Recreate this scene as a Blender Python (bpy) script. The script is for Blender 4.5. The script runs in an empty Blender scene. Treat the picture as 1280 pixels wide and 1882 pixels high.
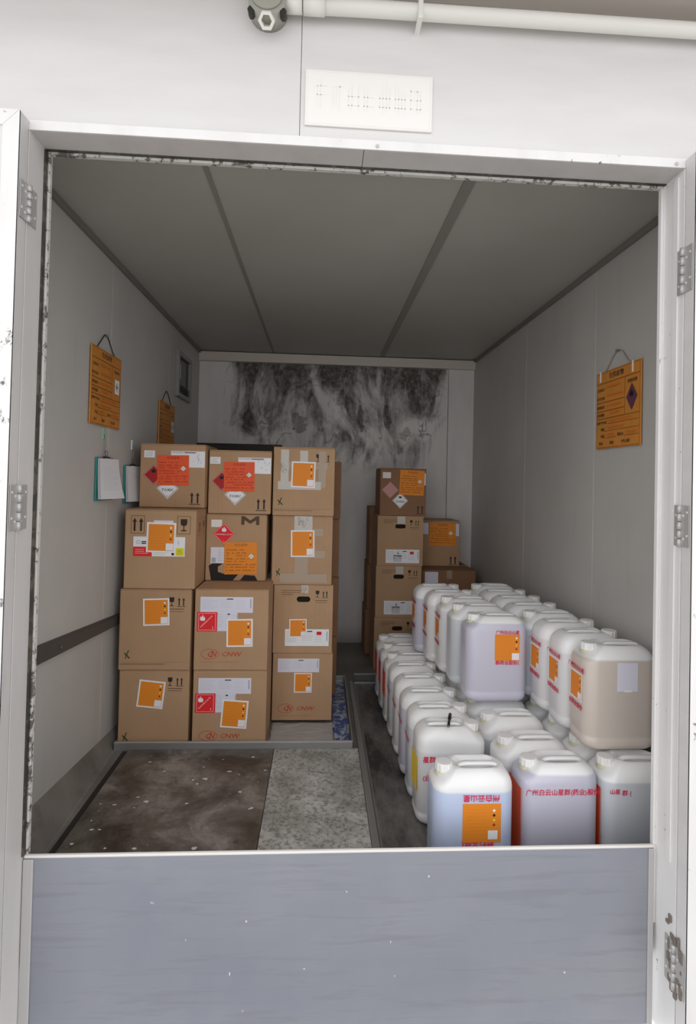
import bpy, bmesh, math, random
from mathutils import Vector, Matrix, Euler
random.seed(7)
R = math.radians
scene = bpy.context.scene
C = scene.collection

# ---------------------------------------------------------------- camera
FPX = 1000.0                     # focal length in pixels of a 1280 x 1882 frame
cam_d = bpy.data.cameras.new('camera')
cam = bpy.data.objects.new('camera', cam_d); C.objects.link(cam)
cam_d.sensor_fit = 'VERTICAL'; cam_d.sensor_height = 36.0
cam_d.lens = FPX / 1882 * 36.0
cam_d.shift_x = -8.0 / 1882; cam_d.shift_y = -74.6 / 1882
cam_d.clip_start = 0.05
yaw, pit, rol = 0.0584, -0.017, 0.0229
Fv = Vector((math.sin(yaw) * math.cos(pit), math.cos(yaw) * math.cos(pit), -math.sin(pit)))
R0 = Vector((math.cos(yaw), -math.sin(yaw), 0)); U0 = R0.cross(Fv)
Rv = R0 * math.cos(rol) + U0 * math.sin(rol); Uv = -R0 * math.sin(rol) + U0 * math.cos(rol)
mw = Matrix((( Rv.x, Uv.x, -Fv.x, 1.1716), (Rv.y, Uv.y, -Fv.y, -1.918), (Rv.z, Uv.z, -Fv.z, 1.5518), (0, 0, 0, 1)))
cam.matrix_world = mw
scene.camera = cam

# ---------------------------------------------------------------- world: flat overcast daylight
wd = bpy.data.worlds.new('overcast'); scene.world = wd; wd.use_nodes = True
bg = wd.node_tree.nodes['Background']
bg.inputs[0].default_value = (0.985, 0.985, 1.0, 1); bg.inputs[1].default_value = 1.0
vs = scene.view_settings
vs.view_transform = 'Standard'; vs.look = 'None'; vs.gamma = 1.0; vs.use_curve_mapping = False
vs.exposure = .70
scene.cycles.max_bounces = 10; scene.cycles.diffuse_bounces = 7

# ---------------------------------------------------------------- materials
def s2l(c):
    return tuple(((v / 255) / 12.92 if v / 255 <= .04045 else ((v / 255 + .055) / 1.055) ** 2.4) for v in c)
MATS = {}
def flat(name, rgb, rough=.55, metal=0.0, spec=.4):
    if name in MATS: return MATS[name]
    m = bpy.data.materials.new(name); m.use_nodes = True
    b = m.node_tree.nodes['Principled BSDF']
    b.inputs['Base Color'].default_value = (*rgb, 1); b.inputs['Roughness'].default_value = rough
    b.inputs['Metallic'].default_value = metal; b.inputs['Specular IOR Level'].default_value = spec
    MATS[name] = m; return m
class NT:
    def __init__(s, name, rough=.6, metal=0.0):
        s.m = bpy.data.materials.new(name); s.m.use_nodes = True; MATS[name] = s.m
        s.t = s.m.node_tree; s.b = s.t.nodes['Principled BSDF']
        s.b.inputs['Roughness'].default_value = rough; s.b.inputs['Metallic'].default_value = metal
        s.co = s.t.nodes.new('ShaderNodeTexCoord')
    def n(s, typ, **kw):
        nd = s.t.nodes.new('ShaderNode' + typ)
        for k, v in kw.items(): setattr(nd, k, v)
        return nd
    def l(s, a, b): s.t.links.new(a, b)
    def mapped(s, scale=(1, 1, 1), loc=(0, 0, 0), rot=(0, 0, 0), src='Object'):
        mp = s.n('Mapping'); mp.inputs['Scale'].default_value = scale; mp.inputs['Location'].default_value = loc
        mp.inputs['Rotation'].default_value = rot
        s.l(s.co.outputs[src], mp.inputs[0]); return mp.outputs[0]
    def noise(s, vec, scale, detail=4, rough=.55, dist=0):
        nz = s.n('TexNoise'); nz.inputs['Scale'].default_value = scale; nz.inputs['Detail'].default_value = detail
        nz.inputs['Roughness'].default_value = rough; nz.inputs['Distortion'].default_value = dist
        s.l(vec, nz.inputs['Vector']); return nz.outputs['Fac']
    def ramp(s, fac, stops, interp='LINEAR'):
        r = s.n('ValToRGB'); r.color_ramp.interpolation = interp
        e = r.color_ramp.elements
        while len(e) > 1: e.remove(e[0])
        for i, (p, c) in enumerate(stops):
            x = e[0] if i == 0 else e.new(p)
            x.position = p
            x.color = (c, c, c, 1) if not isinstance(c, tuple) else (*c, 1)
        s.l(fac, r.inputs[0]); return r.outputs[0]
    def mix(s, fac, a, b, mode='MIX'):
        mx = s.n('Mix'); mx.data_type = 'RGBA'; mx.blend_type = mode
        for sock, v in ((mx.inputs[0], fac), (mx.inputs[6], a), (mx.inputs[7], b)):
            if isinstance(v, (int, float)): sock.default_value = v
            elif isinstance(v, tuple): sock.default_value = (*v, 1)
            else: s.l(v, sock)
        return mx.outputs[2]
    def math(s, op, a, b=0.0):
        mt = s.n('Math'); mt.operation = op; mt.use_clamp = op != 'SUBTRACT'
        for i, v in enumerate((a, b)):
            if isinstance(v, (int, float)): mt.inputs[i].default_value = v
            else: s.l(v, mt.inputs[i])
        return mt.outputs[0]
    def color(s, c): s.l(c, s.b.inputs['Base Color']); return s
    def bump(s, h, strength=.2, dist=.01):
        b = s.n('Bump'); b.inputs['Strength'].default_value = strength; b.inputs['Distance'].default_value = dist
        s.l(h, b.inputs['Height']); s.l(b.outputs[0], s.b.inputs['Normal']); return s

def make_mats():
    # painted exterior sandwich panel
    k = NT('panel_white', .45)
    v = k.mapped(); st = k.noise(k.mapped((1.2, 1, 6)), 2.0, 5)
    k.color(k.mix(k.ramp(st, [(.35, 0.0), (.75, 1.0)]), (.72, .705, .70), (.66, .645, .64)))
    # interior wall panels, lightly soiled
    k = NT('panel_inner', .5)
    n1 = k.noise(k.mapped(), 1.3, 5); n2 = k.noise(k.mapped((1, 1, .15)), 9, 4)
    c = k.mix(k.ramp(n1, [(.3, 0.0), (.75, 1.0)]), (.555, .545, .52), (.47, .46, .44))
    c = k.mix(k.ramp(n2, [(.58, 0.0), (.85, .25)]), c, (.33, .31, .28)); k.color(c)
    # ceiling
    k = NT('panel_ceiling', .55)
    n1 = k.noise(k.mapped(), 1.1, 5)
    k.color(k.mix(k.ramp(n1, [(.3, 0.0), (.75, 1.0)]), (.45, .445, .41), (.385, .38, .345)))
    # mouldy back wall
    k = NT('panel_mouldy', .75)
    ob = k.co.outputs['Object']
    sep = k.n('SeparateXYZ'); k.l(ob, sep.inputs[0])
    X, Z = sep.outputs[0], sep.outputs[2]
    # object origin is the wall's bottom-left corner
    band = k.ramp(k.math('DIVIDE', Z, 2.75), [(.58, 0.0), (.70, .35), (.85, .62), (.965, 1.0), (1.0, 1.0)])
    edge = k.ramp(k.math('DIVIDE', X, 2.62), [(.07, 0.0), (.17, 1.0), (.5, .9), (.87, .85), (.915, 0.0)])
    n1 = k.noise(k.mapped((1, 1, .55), (5.3, 0, 1.7)), 2.6, 9, .62, 1.3)
    n2 = k.noise(k.mapped((1, 1, .22), (3, 0, 1)), 9.5, 8, .72, .9)
    n3 = k.noise(k.mapped((1, 1, .8), (7, 0, 2)), 26, 5, .7)
    m = k.math('MULTIPLY', band, edge)
    t = k.math('ADD', k.math('MULTIPLY', n1, .80), k.math('MULTIPLY', n2, .28))
    mm = k.math('ADD', k.math('MULTIPLY', m, .26), k.math('SUBTRACT', t, .20))
    mask = k.ramp(mm, [(.38, 0.0), (.44, .30), (.50, .72), (.57, 1.0)])
    mask = k.math('MULTIPLY', mask, k.ramp(m, [(.0, 0.0), (.12, 1.0)]))
    spk = k.math('MULTIPLY', mask, k.ramp(n3, [(.3, .72), (.55, 1.0)]))
    # hairline cracks of the lifting film
    vo = k.n('TexVoronoi'); vo.feature = 'DISTANCE_TO_EDGE'; vo.inputs['Scale'].default_value = 3.4
    wp = k.n('VectorMath'); wp.operation = 'ADD'; nzv = k.n('TexNoise'); nzv.inputs['Scale'].default_value = 5; nzv.inputs['Detail'].default_value = 6
    k.l(ob, nzv.inputs['Vector']); k.l(k.mapped((1, 1, .55)), wp.inputs[0]); sc = k.n('VectorMath'); sc.operation = 'SCALE'; sc.inputs['Scale'].default_value = .35
    k.l(nzv.outputs['Color'], sc.inputs[0]); k.l(sc.outputs[0], wp.inputs[1]); k.l(wp.outputs[0], vo.inputs['Vector'])
    crack = k.math('MULTIPLY', k.ramp(vo.outputs['Distance'], [(.0, 1.0), (.035, 0.0)]), k.ramp(m, [(.08, 0.0), (.3, 1.0)]))
    crack = k.math('MULTIPLY', crack, k.ramp(k.noise(k.mapped((1, 1, 1), (2, 0, 5)), 4, 3), [(.48, 0.0), (.58, 1.0)]))
    spk = k.math('MAXIMUM', spk, k.math('MULTIPLY', crack, .8))
    base = k.mix(k.ramp(k.noise(k.mapped((1, 1, .3)), 4, 5), [(.35, 0.0), (.7, 1.0)]), (.82, .785, .765), (.68, .655, .645))
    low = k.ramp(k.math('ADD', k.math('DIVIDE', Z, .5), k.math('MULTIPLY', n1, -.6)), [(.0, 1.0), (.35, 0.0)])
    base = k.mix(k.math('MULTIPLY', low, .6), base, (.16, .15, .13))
    k.color(k.mix(k.math('MULTIPLY', spk, .95), base, (.045, .034, .028)))
    # concrete floor, dark and wet-looking
    k = NT('floor_concrete', .5)
    n1 = k.noise(k.mapped(), 2.2, 8, .65); n2 = k.noise(k.mapped(), 30, 5, .7); n3 = k.noise(k.mapped((1, .5, 1)), 7, 6, .7)
    c = k.mix(k.ramp(n1, [(.35, 0.0), (.68, 1.0)]), (.12, .112, .10), (.29, .275, .25))
    c = k.mix(k.ramp(n3, [(.55, 0.0), (.75, .6)]), c, (.05, .045, .04))
    c = k.mix(k.ramp(n2, [(.66, 0.0), (.72, .7)]), c, (.42, .40, .37)); k.color(c)
    k.l(k.ramp(n1, [(.3, .28), (.7, .65)]), k.b.inputs['Roughness'])
    k.bump(n2, .25, .004)
    # floor strip under the jugs
    k = NT('floor_wet', .35)
    n1 = k.noise(k.mapped((1.6, .6, 1)), 4.0, 8, .7); n2 = k.noise(k.mapped(), 26, 4, .7)
    c = k.mix(k.ramp(n1, [(.4, 0.0), (.7, 1.0)]), (.030, .028, .027), (.22, .21, .195))
    c = k.mix(k.ramp(n2, [(.67, 0.0), (.72, .8)]), c, (.38, .37, .35)); k.color(c)
    # brown stained steel plate
    k = NT('plate_brown', .45)
    n1 = k.noise(k.mapped(), 3.2, 9, .68, .4); n2 = k.noise(k.mapped(), 14, 6, .7, .8); n3 = k.noise(k.mapped(), 34, 3, .5)
    c = k.mix(k.ramp(n1, [(.36, 0.0), (.50, .35), (.64, 1.0)]), (.052, .040, .030), (.33, .30, .265))
    c = k.mix(k.ramp(n2, [(.56, 0.0), (.70, .6)]), c, (.028, .022, .018))
    yy = k.n('SeparateXYZ'); k.l(k.co.outputs['Object'], yy.inputs[0])
    far = k.ramp(k.math('ADD', yy.outputs[1], k.math('MULTIPLY', n1, .25)), [(1.12, 0.0), (1.30, 1.0)]) if False else None
    c = k.mix(k.ramp(n3, [(.74, 0.0), (.76, .7)]), c, (.50, .48, .45)); k.color(c)
    k.l(k.ramp(n1, [(.3, .32), (.7, .6)]), k.b.inputs['Roughness']); k.bump(n2, .15, .003)
    # pale speckled plate
    k = NT('plate_grey', .55)
    n1 = k.noise(k.mapped(), 4.0, 8, .65, .3); n2 = k.noise(k.mapped(), 55, 5, .75)
    c = k.mix(k.ramp(n1, [(.38, 0.0), (.62, 1.0)]), (.33, .325, .295), (.60, .59, .56))
    c = k.mix(k.ramp(n2, [(.47, .0), (.62, .75)]), c, (.10, .098, .085)); k.color(c); k.bump(n2, .3, .003)
    # galvanised steel barrier
    k = NT('barrier_steel', .42, .35)
    n1 = k.noise(k.mapped((.8, 1, 9)), 3.0, 6, .6, .4); n2 = k.noise(k.mapped(), 1.6, 4); n3 = k.noise(k.mapped((1, 1, 1)), 16, 3)
    c = k.mix(k.ramp(n2, [(.3, 0.0), (.72, 1.0)]), (.265, .28, .335), (.34, .35, .385))
    c = k.mix(k.ramp(n1, [(.52, 0.0), (.66, .38)]), c, (.22, .22, .235))
    c = k.mix(k.ramp(n3, [(.77, 0.0), (.79, .6)]), c, (.6, .6, .6)); k.color(c)
    k.l(k.ramp(n1, [(.3, .36), (.7, .55)]), k.b.inputs['Roughness'])
    # aluminium door frame with black mould specks
    def alu(name, base, amt, dark=(.05, .045, .04), sc=26):
        k = NT(name, .38)
        n1 = k.noise(k.mapped((1, 1, .8)), sc, 6, .72, .3); n2 = k.noise(k.mapped(), 3, 3)
        n3 = k.noise(k.mapped((1, 1, .25)), 9, 4)
        msk = k.math('ADD', n1, k.math('MULTIPLY', n2, .35))
        c = k.mix(k.ramp(n3, [(.45, 0.0), (.8, .35)]), base, tuple(x * .72 for x in base))
        c = k.mix(k.ramp(msk, [(amt, 0.0), (amt + .05, .9)]), c, dark); k.color(c)
    alu('frame_white', (.80, .79, .78), .835)
    alu('frame_mouldy', (.62, .60, .57), .71, (.07, .065, .055), 40)
    alu('jamb_dirty_shaded', (.62, .60, .585), .89)  # base grey holds dirt and painted shade of left jamb, soffit, leaf edge
    alu('gasket', (.10, .085, .065), .60, (.03, .025, .02), 30)
    alu('leaf_face', (.80, .79, .78), .815, (.06, .055, .05), 20)
    # cardboard
    def card(name, a, b):
        k = NT(name, .8)
        n1 = k.noise(k.mapped(), 5, 4); fl = k.noise(k.mapped((90, 90, 1.0)), 1.0, 2); oi = k.n('ObjectInfo')
        c = k.mix(k.ramp(n1, [(.3, 0.0), (.75, 1.0)]), a, b)
        c = k.mix(k.ramp(fl, [(.4, 0.0), (.7, .10)]), c, tuple(x * .6 for x in a))
        c = k.mix(k.math('MULTIPLY', oi.outputs['Random'], .35), c, (a[0] * .82, a[1] * .78, a[2] * .76)); k.color(c)
        k.bump(fl, .05, .002)
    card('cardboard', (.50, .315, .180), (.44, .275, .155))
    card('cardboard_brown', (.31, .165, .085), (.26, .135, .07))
    # jerrycan plastic; object colour = tint of the liquid, alpha = fill level (fraction of height)
    k = NT('jug_plastic', .33)
    oi = k.n('ObjectInfo'); sep = k.n('SeparateXYZ'); k.l(k.co.outputs['Object'], sep.inputs[0])
    d = k.math('SUBTRACT', k.math('DIVIDE', sep.outputs[2], .44), oi.outputs['Alpha'])
    f = k.ramp(k.math('ADD', d, .5), [(.49, 1.0), (.51, 0.0)])
    nz = k.noise(k.mapped((1, 1, .5)), 5, 3)
    up = k.mix(k.ramp(nz, [(.3, 0.0), (.7, 1.0)]), (.88, .885, .885), (.82, .82, .81))
    k.color(k.mix(f, up, oi.outputs['Color']))
    k.b.inputs['Subsurface Weight'].default_value = .15
    k.b.inputs['Subsurface Radius'].default_value = (1, 1, 1); k.b.inputs['Subsurface Scale'].default_value = .02
    k.b.inputs['Coat Weight'].default_value = .15
    flat('cap_white', (.82, .82, .80), .35); flat('neck_yellow', (.62, .62, .42), .35)
    # orange wall signs
    k = NT('sign_orange', .45)
    n1 = k.noise(k.mapped(), 7, 4)
    k.color(k.mix(k.ramp(n1, [(.3, 0.0), (.7, 1.0)]), (.66, .27, .045), (.58, .225, .035)))
    k = NT('ground_concrete', .8)
    n1 = k.noise(k.mapped(), 2, 8, .65); k.color(k.mix(n1, (.46, .45, .435), (.56, .55, .53)))
    # printed plastic film
    k = NT('film_blue', .3)
    n1 = k.noise(k.mapped((1, 1, 1)), 16, 4, .6, 1.2); n2 = k.noise(k.mapped((60, 6, 1)), 1.6, 2)
    c = k.mix(k.ramp(n1, [(.46, 0.0), (.54, 1.0)]), (.42, .45, .50), (.05, .09, .26))
    c = k.mix(k.ramp(n2, [(.56, 0.0), (.60, .6)]), c, (.06, .11, .32)); k.color(c)
    k = NT('film_grey', .35)
    n1 = k.noise(k.mapped((3, 8, 1)), 4, 5, .6, .5); k.color(k.mix(n1, (.22, .225, .225), (.60, .605, .61)))
    flat('steel', (.42, .42, .41), .38, .7); flat('steel_dark', (.16, .16, .155), .45, .5); flat('hinge_steel', (.50, .49, .48), .4, .35)
    flat('black', (.012, .012, .012), .4); flat('dark_trim', (.028, .026, .024), .5); flat('rail_grey', (.075, .068, .063), .55)
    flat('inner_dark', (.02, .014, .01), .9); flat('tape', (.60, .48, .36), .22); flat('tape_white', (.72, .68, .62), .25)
    flat('batten', (.20, .195, .175), .6); flat('batten_pale', (.255, .25, .225), .6); flat('cornice', (.66, .60, .54), .55); flat('pvc', (.78, .765, .72), .35)
    flat('fitting', (.40, .40, .35), .5, .3); flat('bolt', (.05, .05, .04), .4, .5); flat('eave', (.46, .42, .38), .7)
    flat('glass_dark', (.015, .012, .012), .12); flat('vent_frame', (.30, .295, .285), .4); flat('string_dark', (.03, .026, .026), .8)
    flat('string_pale', (.33, .32, .28), .8); flat('clip_green', (.04, .28, .26), .45); flat('paper', (.76, .76, .78), .8)
    flat('hook_green', (.30, .58, .40), .3); flat('wire', (.25, .25, .25), .35, .8); flat('plate_sign', (.84, .82, .79), .35)
    flat('sealant', (.46, .45, .44), .5); flat('groove', (.22, .21, .20), .7); flat('sill_white', (.80, .77, .73), .5)
    flat('debris', (.66, .64, .60), .8); flat('mud', (.20, .17, .145), .9); flat('peel', (.50, .48, .465), .7); flat('peel_dark', (.10, .085, .075), .8)
make_mats()
for nm, tr in (('tape', .45), ('tape_white', .30)):
    t = MATS[nm].node_tree; b = t.nodes['Principled BSDF']; o_ = [n for n in t.nodes if n.type == 'OUTPUT_MATERIAL'][0]
    tp = t.nodes.new('ShaderNodeBsdfTransparent'); mx = t.nodes.new('ShaderNodeMixShader'); mx.inputs[0].default_value = tr
    t.links.new(b.outputs[0], mx.inputs[1]); t.links.new(tp.outputs[0], mx.inputs[2]); t.links.new(mx.outputs[0], o_.inputs[0])
INK = dict(orange=(.83, .27, .025), orange_d=(.72, .205, .02), orange_r=(.82, .115, .035), red=(.80, .025, .03), dred=(.42, .02, .022),
           white=(.86, .86, .88), lilac=(.74, .73, .83), grey=(.42, .43, .47), lgrey=(.62, .63, .67), black=(.015, .013, .012), ink=(.035, .022, .015), oink=(.30, .085, .01),
           green=(.045, .085, .025), logo=(.50, .075, .045), pink=(.60, .31, .28), yellow=(.80, .72, .03), ylw=(.90, .62, .05),
           purple=(.13, .04, .085), faint=(.84, .76, .71), pen=(.75, .02, .075), cream=(.835, .79, .75), brown=(.10, .055, .03))
for kk, vv in INK.items(): flat('ink_' + kk, vv, .55, spec=.3)
M = MATS

# ---------------------------------------------------------------- mesh helpers
def link(o, parent=None):
    C.objects.link(o)
    if parent is not None: o.parent = parent
    return o
def tag(o, label=None, cat=None, group=None, kind=None):
    if label: o['label'] = label
    if cat: o['category'] = cat
    if group: o['group'] = group
    if kind: o['kind'] = kind
    return o
def empty(name, loc, rz=0.0):
    o = bpy.data.objects.new(name, None); C.objects.link(o)
    o.location = loc; o.rotation_euler = (0, 0, rz); o.empty_display_size = .05
    return o
class MB:
    """collects shapes of one part; build() links them as one mesh object"""
    def __init__(s): s.bm = bmesh.new(); s.mats = []
    def mi(s, mat):
        if mat not in s.mats: s.mats.append(mat)
        return s.mats.index(mat)
    def faces(s, vs, fs, mat=None):
        v = [s.bm.verts.new(p) for p in vs]; out = []
        for f in fs:
            try:
                fc = s.bm.faces.new([v[i] for i in f]); fc.material_index = s.mi(mat) if mat else 0; out.append(fc)
            except ValueError: pass
        return v, out
    def box(s, a, b, bev=0.0, mat=None):
        x0, y0, z0 = a; x1, y1, z1 = b
        v, f = s.faces([(x0, y0, z0), (x1, y0, z0), (x1, y1, z0), (x0, y1, z0), (x0, y0, z1), (x1, y0, z1), (x1, y1, z1), (x0, y1, z1)],
                       [(3, 2, 1, 0), (4, 5, 6, 7), (0, 1, 5, 4), (1, 2, 6, 5), (2, 3, 7, 6), (3, 0, 4, 7)], mat)
        if bev > 0:
            es = list({e for q in f for e in q.edges})
            bmesh.ops.bevel(s.bm, geom=es, offset=bev, segments=2, profile=.5, affect='EDGES')
        return s
    def tube(s, pts, r, n=8, mat=None, closed=False):
        pts = [Vector(p) for p in pts]; m = len(pts); rings = []
        for i, p in enumerate(pts):
            t = (pts[min(i + 1, m - 1)] - pts[max(i - 1, 0)]).normalized()
            ref = Vector((0, 0, 1)) if abs(t.z) < .9 else Vector((1, 0, 0))
            a = t.cross(ref).normalized(); b = t.cross(a)
            rr = r[i] if isinstance(r, (list, tuple)) else r
            rings.append([s.bm.verts.new(p + a * rr * math.cos(2 * math.pi * k / n) + b * rr * math.sin(2 * math.pi * k / n)) for k in range(n)])
        ix = s.mi(mat) if mat else 0
        for i in range(m - 1):
            for k in range(n):
                f = s.bm.faces.new((rings[i][k], rings[i + 1][k], rings[i + 1][(k + 1) % n], rings[i][(k + 1) % n])); f.material_index = ix; f.smooth = True
        for rg in (rings[0][::-1], rings[-1]):
            f = s.bm.faces.new(rg); f.material_index = ix
        return s
    def cyl(s, c, r, h, n=20, axis='z', mat=None, r2=None):
        c = Vector(c); d = {'x': Vector((1, 0, 0)), 'y': Vector((0, 1, 0)), 'z': Vector((0, 0, 1))}[axis]
        return s.tube([c, c + d * h], [r, r2 if r2 is not None else r], n, mat)
    def quad_prism(s, base, top, mat=None):
        s.faces(list(base) + list(top), [(3, 2, 1, 0), (4, 5, 6, 7), (0, 1, 5, 4), (1, 2, 6, 5), (2, 3, 7, 6), (3, 0, 4, 7)], mat); return s
    def build(s, name, mat=None, parent=None, loc=None, rot=None, smooth=False):
        bmesh.ops.recalc_face_normals(s.bm, faces=s.bm.faces)
        me = bpy.data.meshes.new(name); s.bm.to_mesh(me); s.bm.free()
        for m in (s.mats or [mat]): me.materials.append(M[m])
        if smooth:
            for p in me.polygons: p.use_smooth = True
        o = bpy.data.objects.new(name, me); link(o, parent)
        if loc is not None: o.location = loc
        if rot is not None: o.rotation_euler = rot
        return o
def struct(name, mb, mat=None, label=None, parent=None, loc=None):
    o = mb.build(name, mat, parent, loc)
    if parent is None: tag(o, label, None, None, 'structure')
    return o

# text glyph cache: list of polygons for a string at size 1
GL = {}
def glyphs(txt):
    if txt in GL: return GL[txt]
    cu = bpy.data.curves.new('t', 'FONT'); cu.body = txt; cu.size = 1.0; cu.resolution_u = 1
    ob = bpy.data.objects.new('t', cu); C.objects.link(ob)
    dg = bpy.context.evaluated_depsgraph_get(); me = bpy.data.meshes.new_from_object(ob.evaluated_get(dg))
    vs = [(v.co.x, v.co.y) for v in me.vertices]; fs = [tuple(p.vertices) for p in me.polygons]
    w = max([v[0] for v in vs] + [0.01])
    bpy.data.objects.remove(ob); bpy.data.curves.remove(cu); bpy.data.meshes.remove(me)
    GL[txt] = (vs, fs, w); return GL[txt]
class Ink:
    """flat print on an upright face: x to the right, y up, facing -Y; each call lies a hair above the one before"""
    def __init__(s, step=.00025): s.v = []; s.f = []; s.m = []; s.k = 0; s.mats = []; s.step = step
    def add(s, pts, faces, col):
        nm = 'ink_' + col
        if nm not in s.mats: s.mats.append(nm)
        b = len(s.v); y = -s.step * (1 + s.k)
        s.v += [(p[0], y, p[1]) for p in pts]
        for q in faces: s.f.append(tuple(b + i for i in q)); s.m.append(s.mats.index(nm))
        return s
    def lay(s): s.k += 1; return s
    def rect(s, x0, y0, x1, y1, col): return s.add([(x0, y0), (x1, y0), (x1, y1), (x0, y1)], [(0, 1, 2, 3)], col)
    def poly(s, pts, col): return s.add(pts, [tuple(range(len(pts)))], col)
    def frame(s, x0, y0, x1, y1, t, col):
        s.rect(x0, y0, x1, y0 + t, col); s.rect(x0, y1 - t, x1, y1, col); s.rect(x0, y0 + t, x0 + t, y1 - t, col); return s.rect(x1 - t, y0 + t, x1, y1 - t, col)
    def diamond(s, x, y, h, col): return s.poly([(x, y - h), (x + h, y), (x, y + h), (x - h, y)], col)
    def diamond_frame(s, x, y, h, t, col):
        o = [(x, y - h), (x + h, y), (x, y + h), (x - h, y)]; i = [(x, y - h + t), (x + h - t, y), (x, y + h - t), (x - h + t, y)]
        return s.add(o + i, [(k, (k + 1) % 4, 4 + (k + 1) % 4, 4 + k) for k in range(4)], col)
    def disc(s, x, y, rx, ry, col, n=20): return s.poly([(x + rx * math.cos(2 * math.pi * k / n), y + ry * math.sin(2 * math.pi * k / n)) for k in range(n)], col)
    def ring(s, x, y, rx, ry, t, col, n=28):
        o = [(x + rx * math.cos(2 * math.pi * k / n), y + ry * math.sin(2 * math.pi * k / n)) for k in range(n)]
        i = [(x + (rx - t) * math.cos(2 * math.pi * k / n), y + (ry - t) * math.sin(2 * math.pi * k / n)) for k in range(n)]
        return s.add(o + i, [(k, (k + 1) % n, n + (k + 1) % n, n + k) for k in range(n)], col)
    def text(s, t, x, y, size, col, align='l', rot=0.0, sx=1.0, slant=0.0):
        vs, fs, w = glyphs(t); ox = {'l': 0, 'c': -w * size * sx / 2, 'r': -w * size * sx}[align]
        ca, sa = math.cos(rot), math.sin(rot); pts = []
        for a, b in vs:
            px, py = a * size * sx + ox + slant * b * size, b * size
            pts.append((x + px * ca - py * sa, y + px * sa + py * ca))
        if col == 'brown': s.add([(a + size * .05, b) for a, b in pts], fs, col); s.lay()
        if col == 'pen': s.add([(a + size * .035, b) for a, b in pts], fs, col); s.lay(); s.add([(a, b + size * .03) for a, b in pts], fs, col); s.lay()
        return s.add(pts, fs, col)
    def lines(s, x0, y0, x1, y1, n, t, col, rnd=True):
        for i in range(n):
            y = y1 - (i + .5) * (y1 - y0) / n; e = x1 - (random.uniform(0, .35) * (x1 - x0) if rnd else 0)
            s.rect(x0, y - t / 2, e, y + t / 2, col)
        return s
    def arrows(s, x, y, h, col, gap=None, bar=True):
        gap = gap or h * .55
        for q in (-.5, .5):
            cx = x + q * gap; w = h * .075
            s.rect(cx - w, y, cx + w, y + h * .72, col); s.poly([(cx - h * .17, y + h * .7), (cx + h * .17, y + h * .7), (cx, y + h)], col)
        if bar: s.rect(x - gap * .95, y - h * .13, x + gap * .95, y - h * .06, col)
        return s
    def cup(s, x, y, h, col):
        s.poly([(x - h * .27, y + h), (x - h * .27, y + h * .62), (x - h * .16, y + h * .45), (x + h * .16, y + h * .45), (x + h * .27, y + h * .62), (x + h * .27, y + h)][::-1], col)
        s.rect(x - h * .04, y + h * .1, x + h * .04, y + h * .45, col); return s.rect(x - h * .2, y, x + h * .2, y + h * .1, col)
    def flame(s, x, y, h, col):
        return s.poly([(x - .32 * h, y), (x + .32 * h, y), (x + .42 * h, y + .35 * h), (x + .22 * h, y + .72 * h), (x + .16 * h, y + .45 * h), (x, y + h), (x - .14 * h, y + .5 * h), (x - .3 * h, y + .75 * h), (x - .42 * h, y + .3 * h)], col)
    def mesh(s, name='print'):
        me = bpy.data.meshes.new(name); me.from_pydata(s.v, [], s.f)
        for n in s.mats: me.materials.append(M[n])
        for i, p in enumerate(me.polygons): p.material_index = s.m[i]
        return me
    def build(s, name, parent, loc=(0, 0, 0), rot=(0, 0, 0)):
        o = bpy.data.objects.new(name, s.mesh(name)); link(o, parent); o.location = loc; o.rotation_euler = rot; return o
SLAB = {}
def slab_mesh(w, h, col, t=.0008):
    key = (round(w, 4), round(h, 4), col)
    if key not in SLAB:
        mb = MB(); mb.box((-w / 2, -t, -h / 2), (w / 2, 0, h / 2)); bmesh.ops.recalc_face_normals(mb.bm, faces=mb.bm.faces)
        me = bpy.data.meshes.new('sticker'); mb.bm.to_mesh(me); mb.bm.free(); me.materials.append(M[col]); SLAB[key] = me
    return SLAB[key]
def sticker(parent, name, w, h, col, loc, ang=0.0, ink=None, rz=0.0, label=None):
    """paper glued on an upright face; loc = its centre in the parent's space; ink = a mesh drawn around (0,0)"""
    o = bpy.data.objects.new(name, slab_mesh(w, h, col)); link(o, parent); o.location = loc
    o.rotation_mode = 'XYZ'; o.rotation_euler = (0, -ang, rz) if not rz else (Matrix.Rotation(rz, 3, 'Z') @ Matrix.Rotation(-ang, 3, 'Y')).to_euler()
    if label: o['label'] = label
    if ink is not None:
        p = bpy.data.objects.new('print', ink); link(p, o); p.location = (0, -.0008, 0)
    return o

# ================================================================ THE SETTING
W, D, H = 2.65, 3.314, 2.75
OX0, OX1, OZ = .212, 2.402, 2.655       # clear door opening
YF = -.125                               # outer face of the front wall
# floor slab + coloured strips
struct('floor', MB().box((-.1, .012, -.12), (W + .1, D + .1, 0), 0, 'floor_concrete'), 'floor_concrete', 'dark stained concrete floor of the storage room')
mb = MB().box((1.475, .02, -.005), (W, 2.28, .002)); o = mb.build('wet_floor_strip', 'floor_wet', bpy.data.objects['floor'])
MB().box((.098, .02, .0), (.129, 1.236, .0015)).build('gutter_shadow', 'dark_trim', bpy.data.objects['floor'])  # flat dark strip: the gutter's shadow beside the plate put into colour
# sloping concrete fillet along the left wall
mb = MB(); mb.faces([(0, .02, 0), (.10, .02, 0), (0, .02, .20), (0, 2.1, 0), (.02, 2.1, 0), (0, 2.1, .012)], [(0, 2, 1), (3, 4, 5), (0, 1, 4, 3), (1, 2, 5, 4), (2, 0, 3, 5)])
struct('baseboard_left', mb, 'floor_concrete', 'grey concrete fillet along the foot of the left wall')
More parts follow.
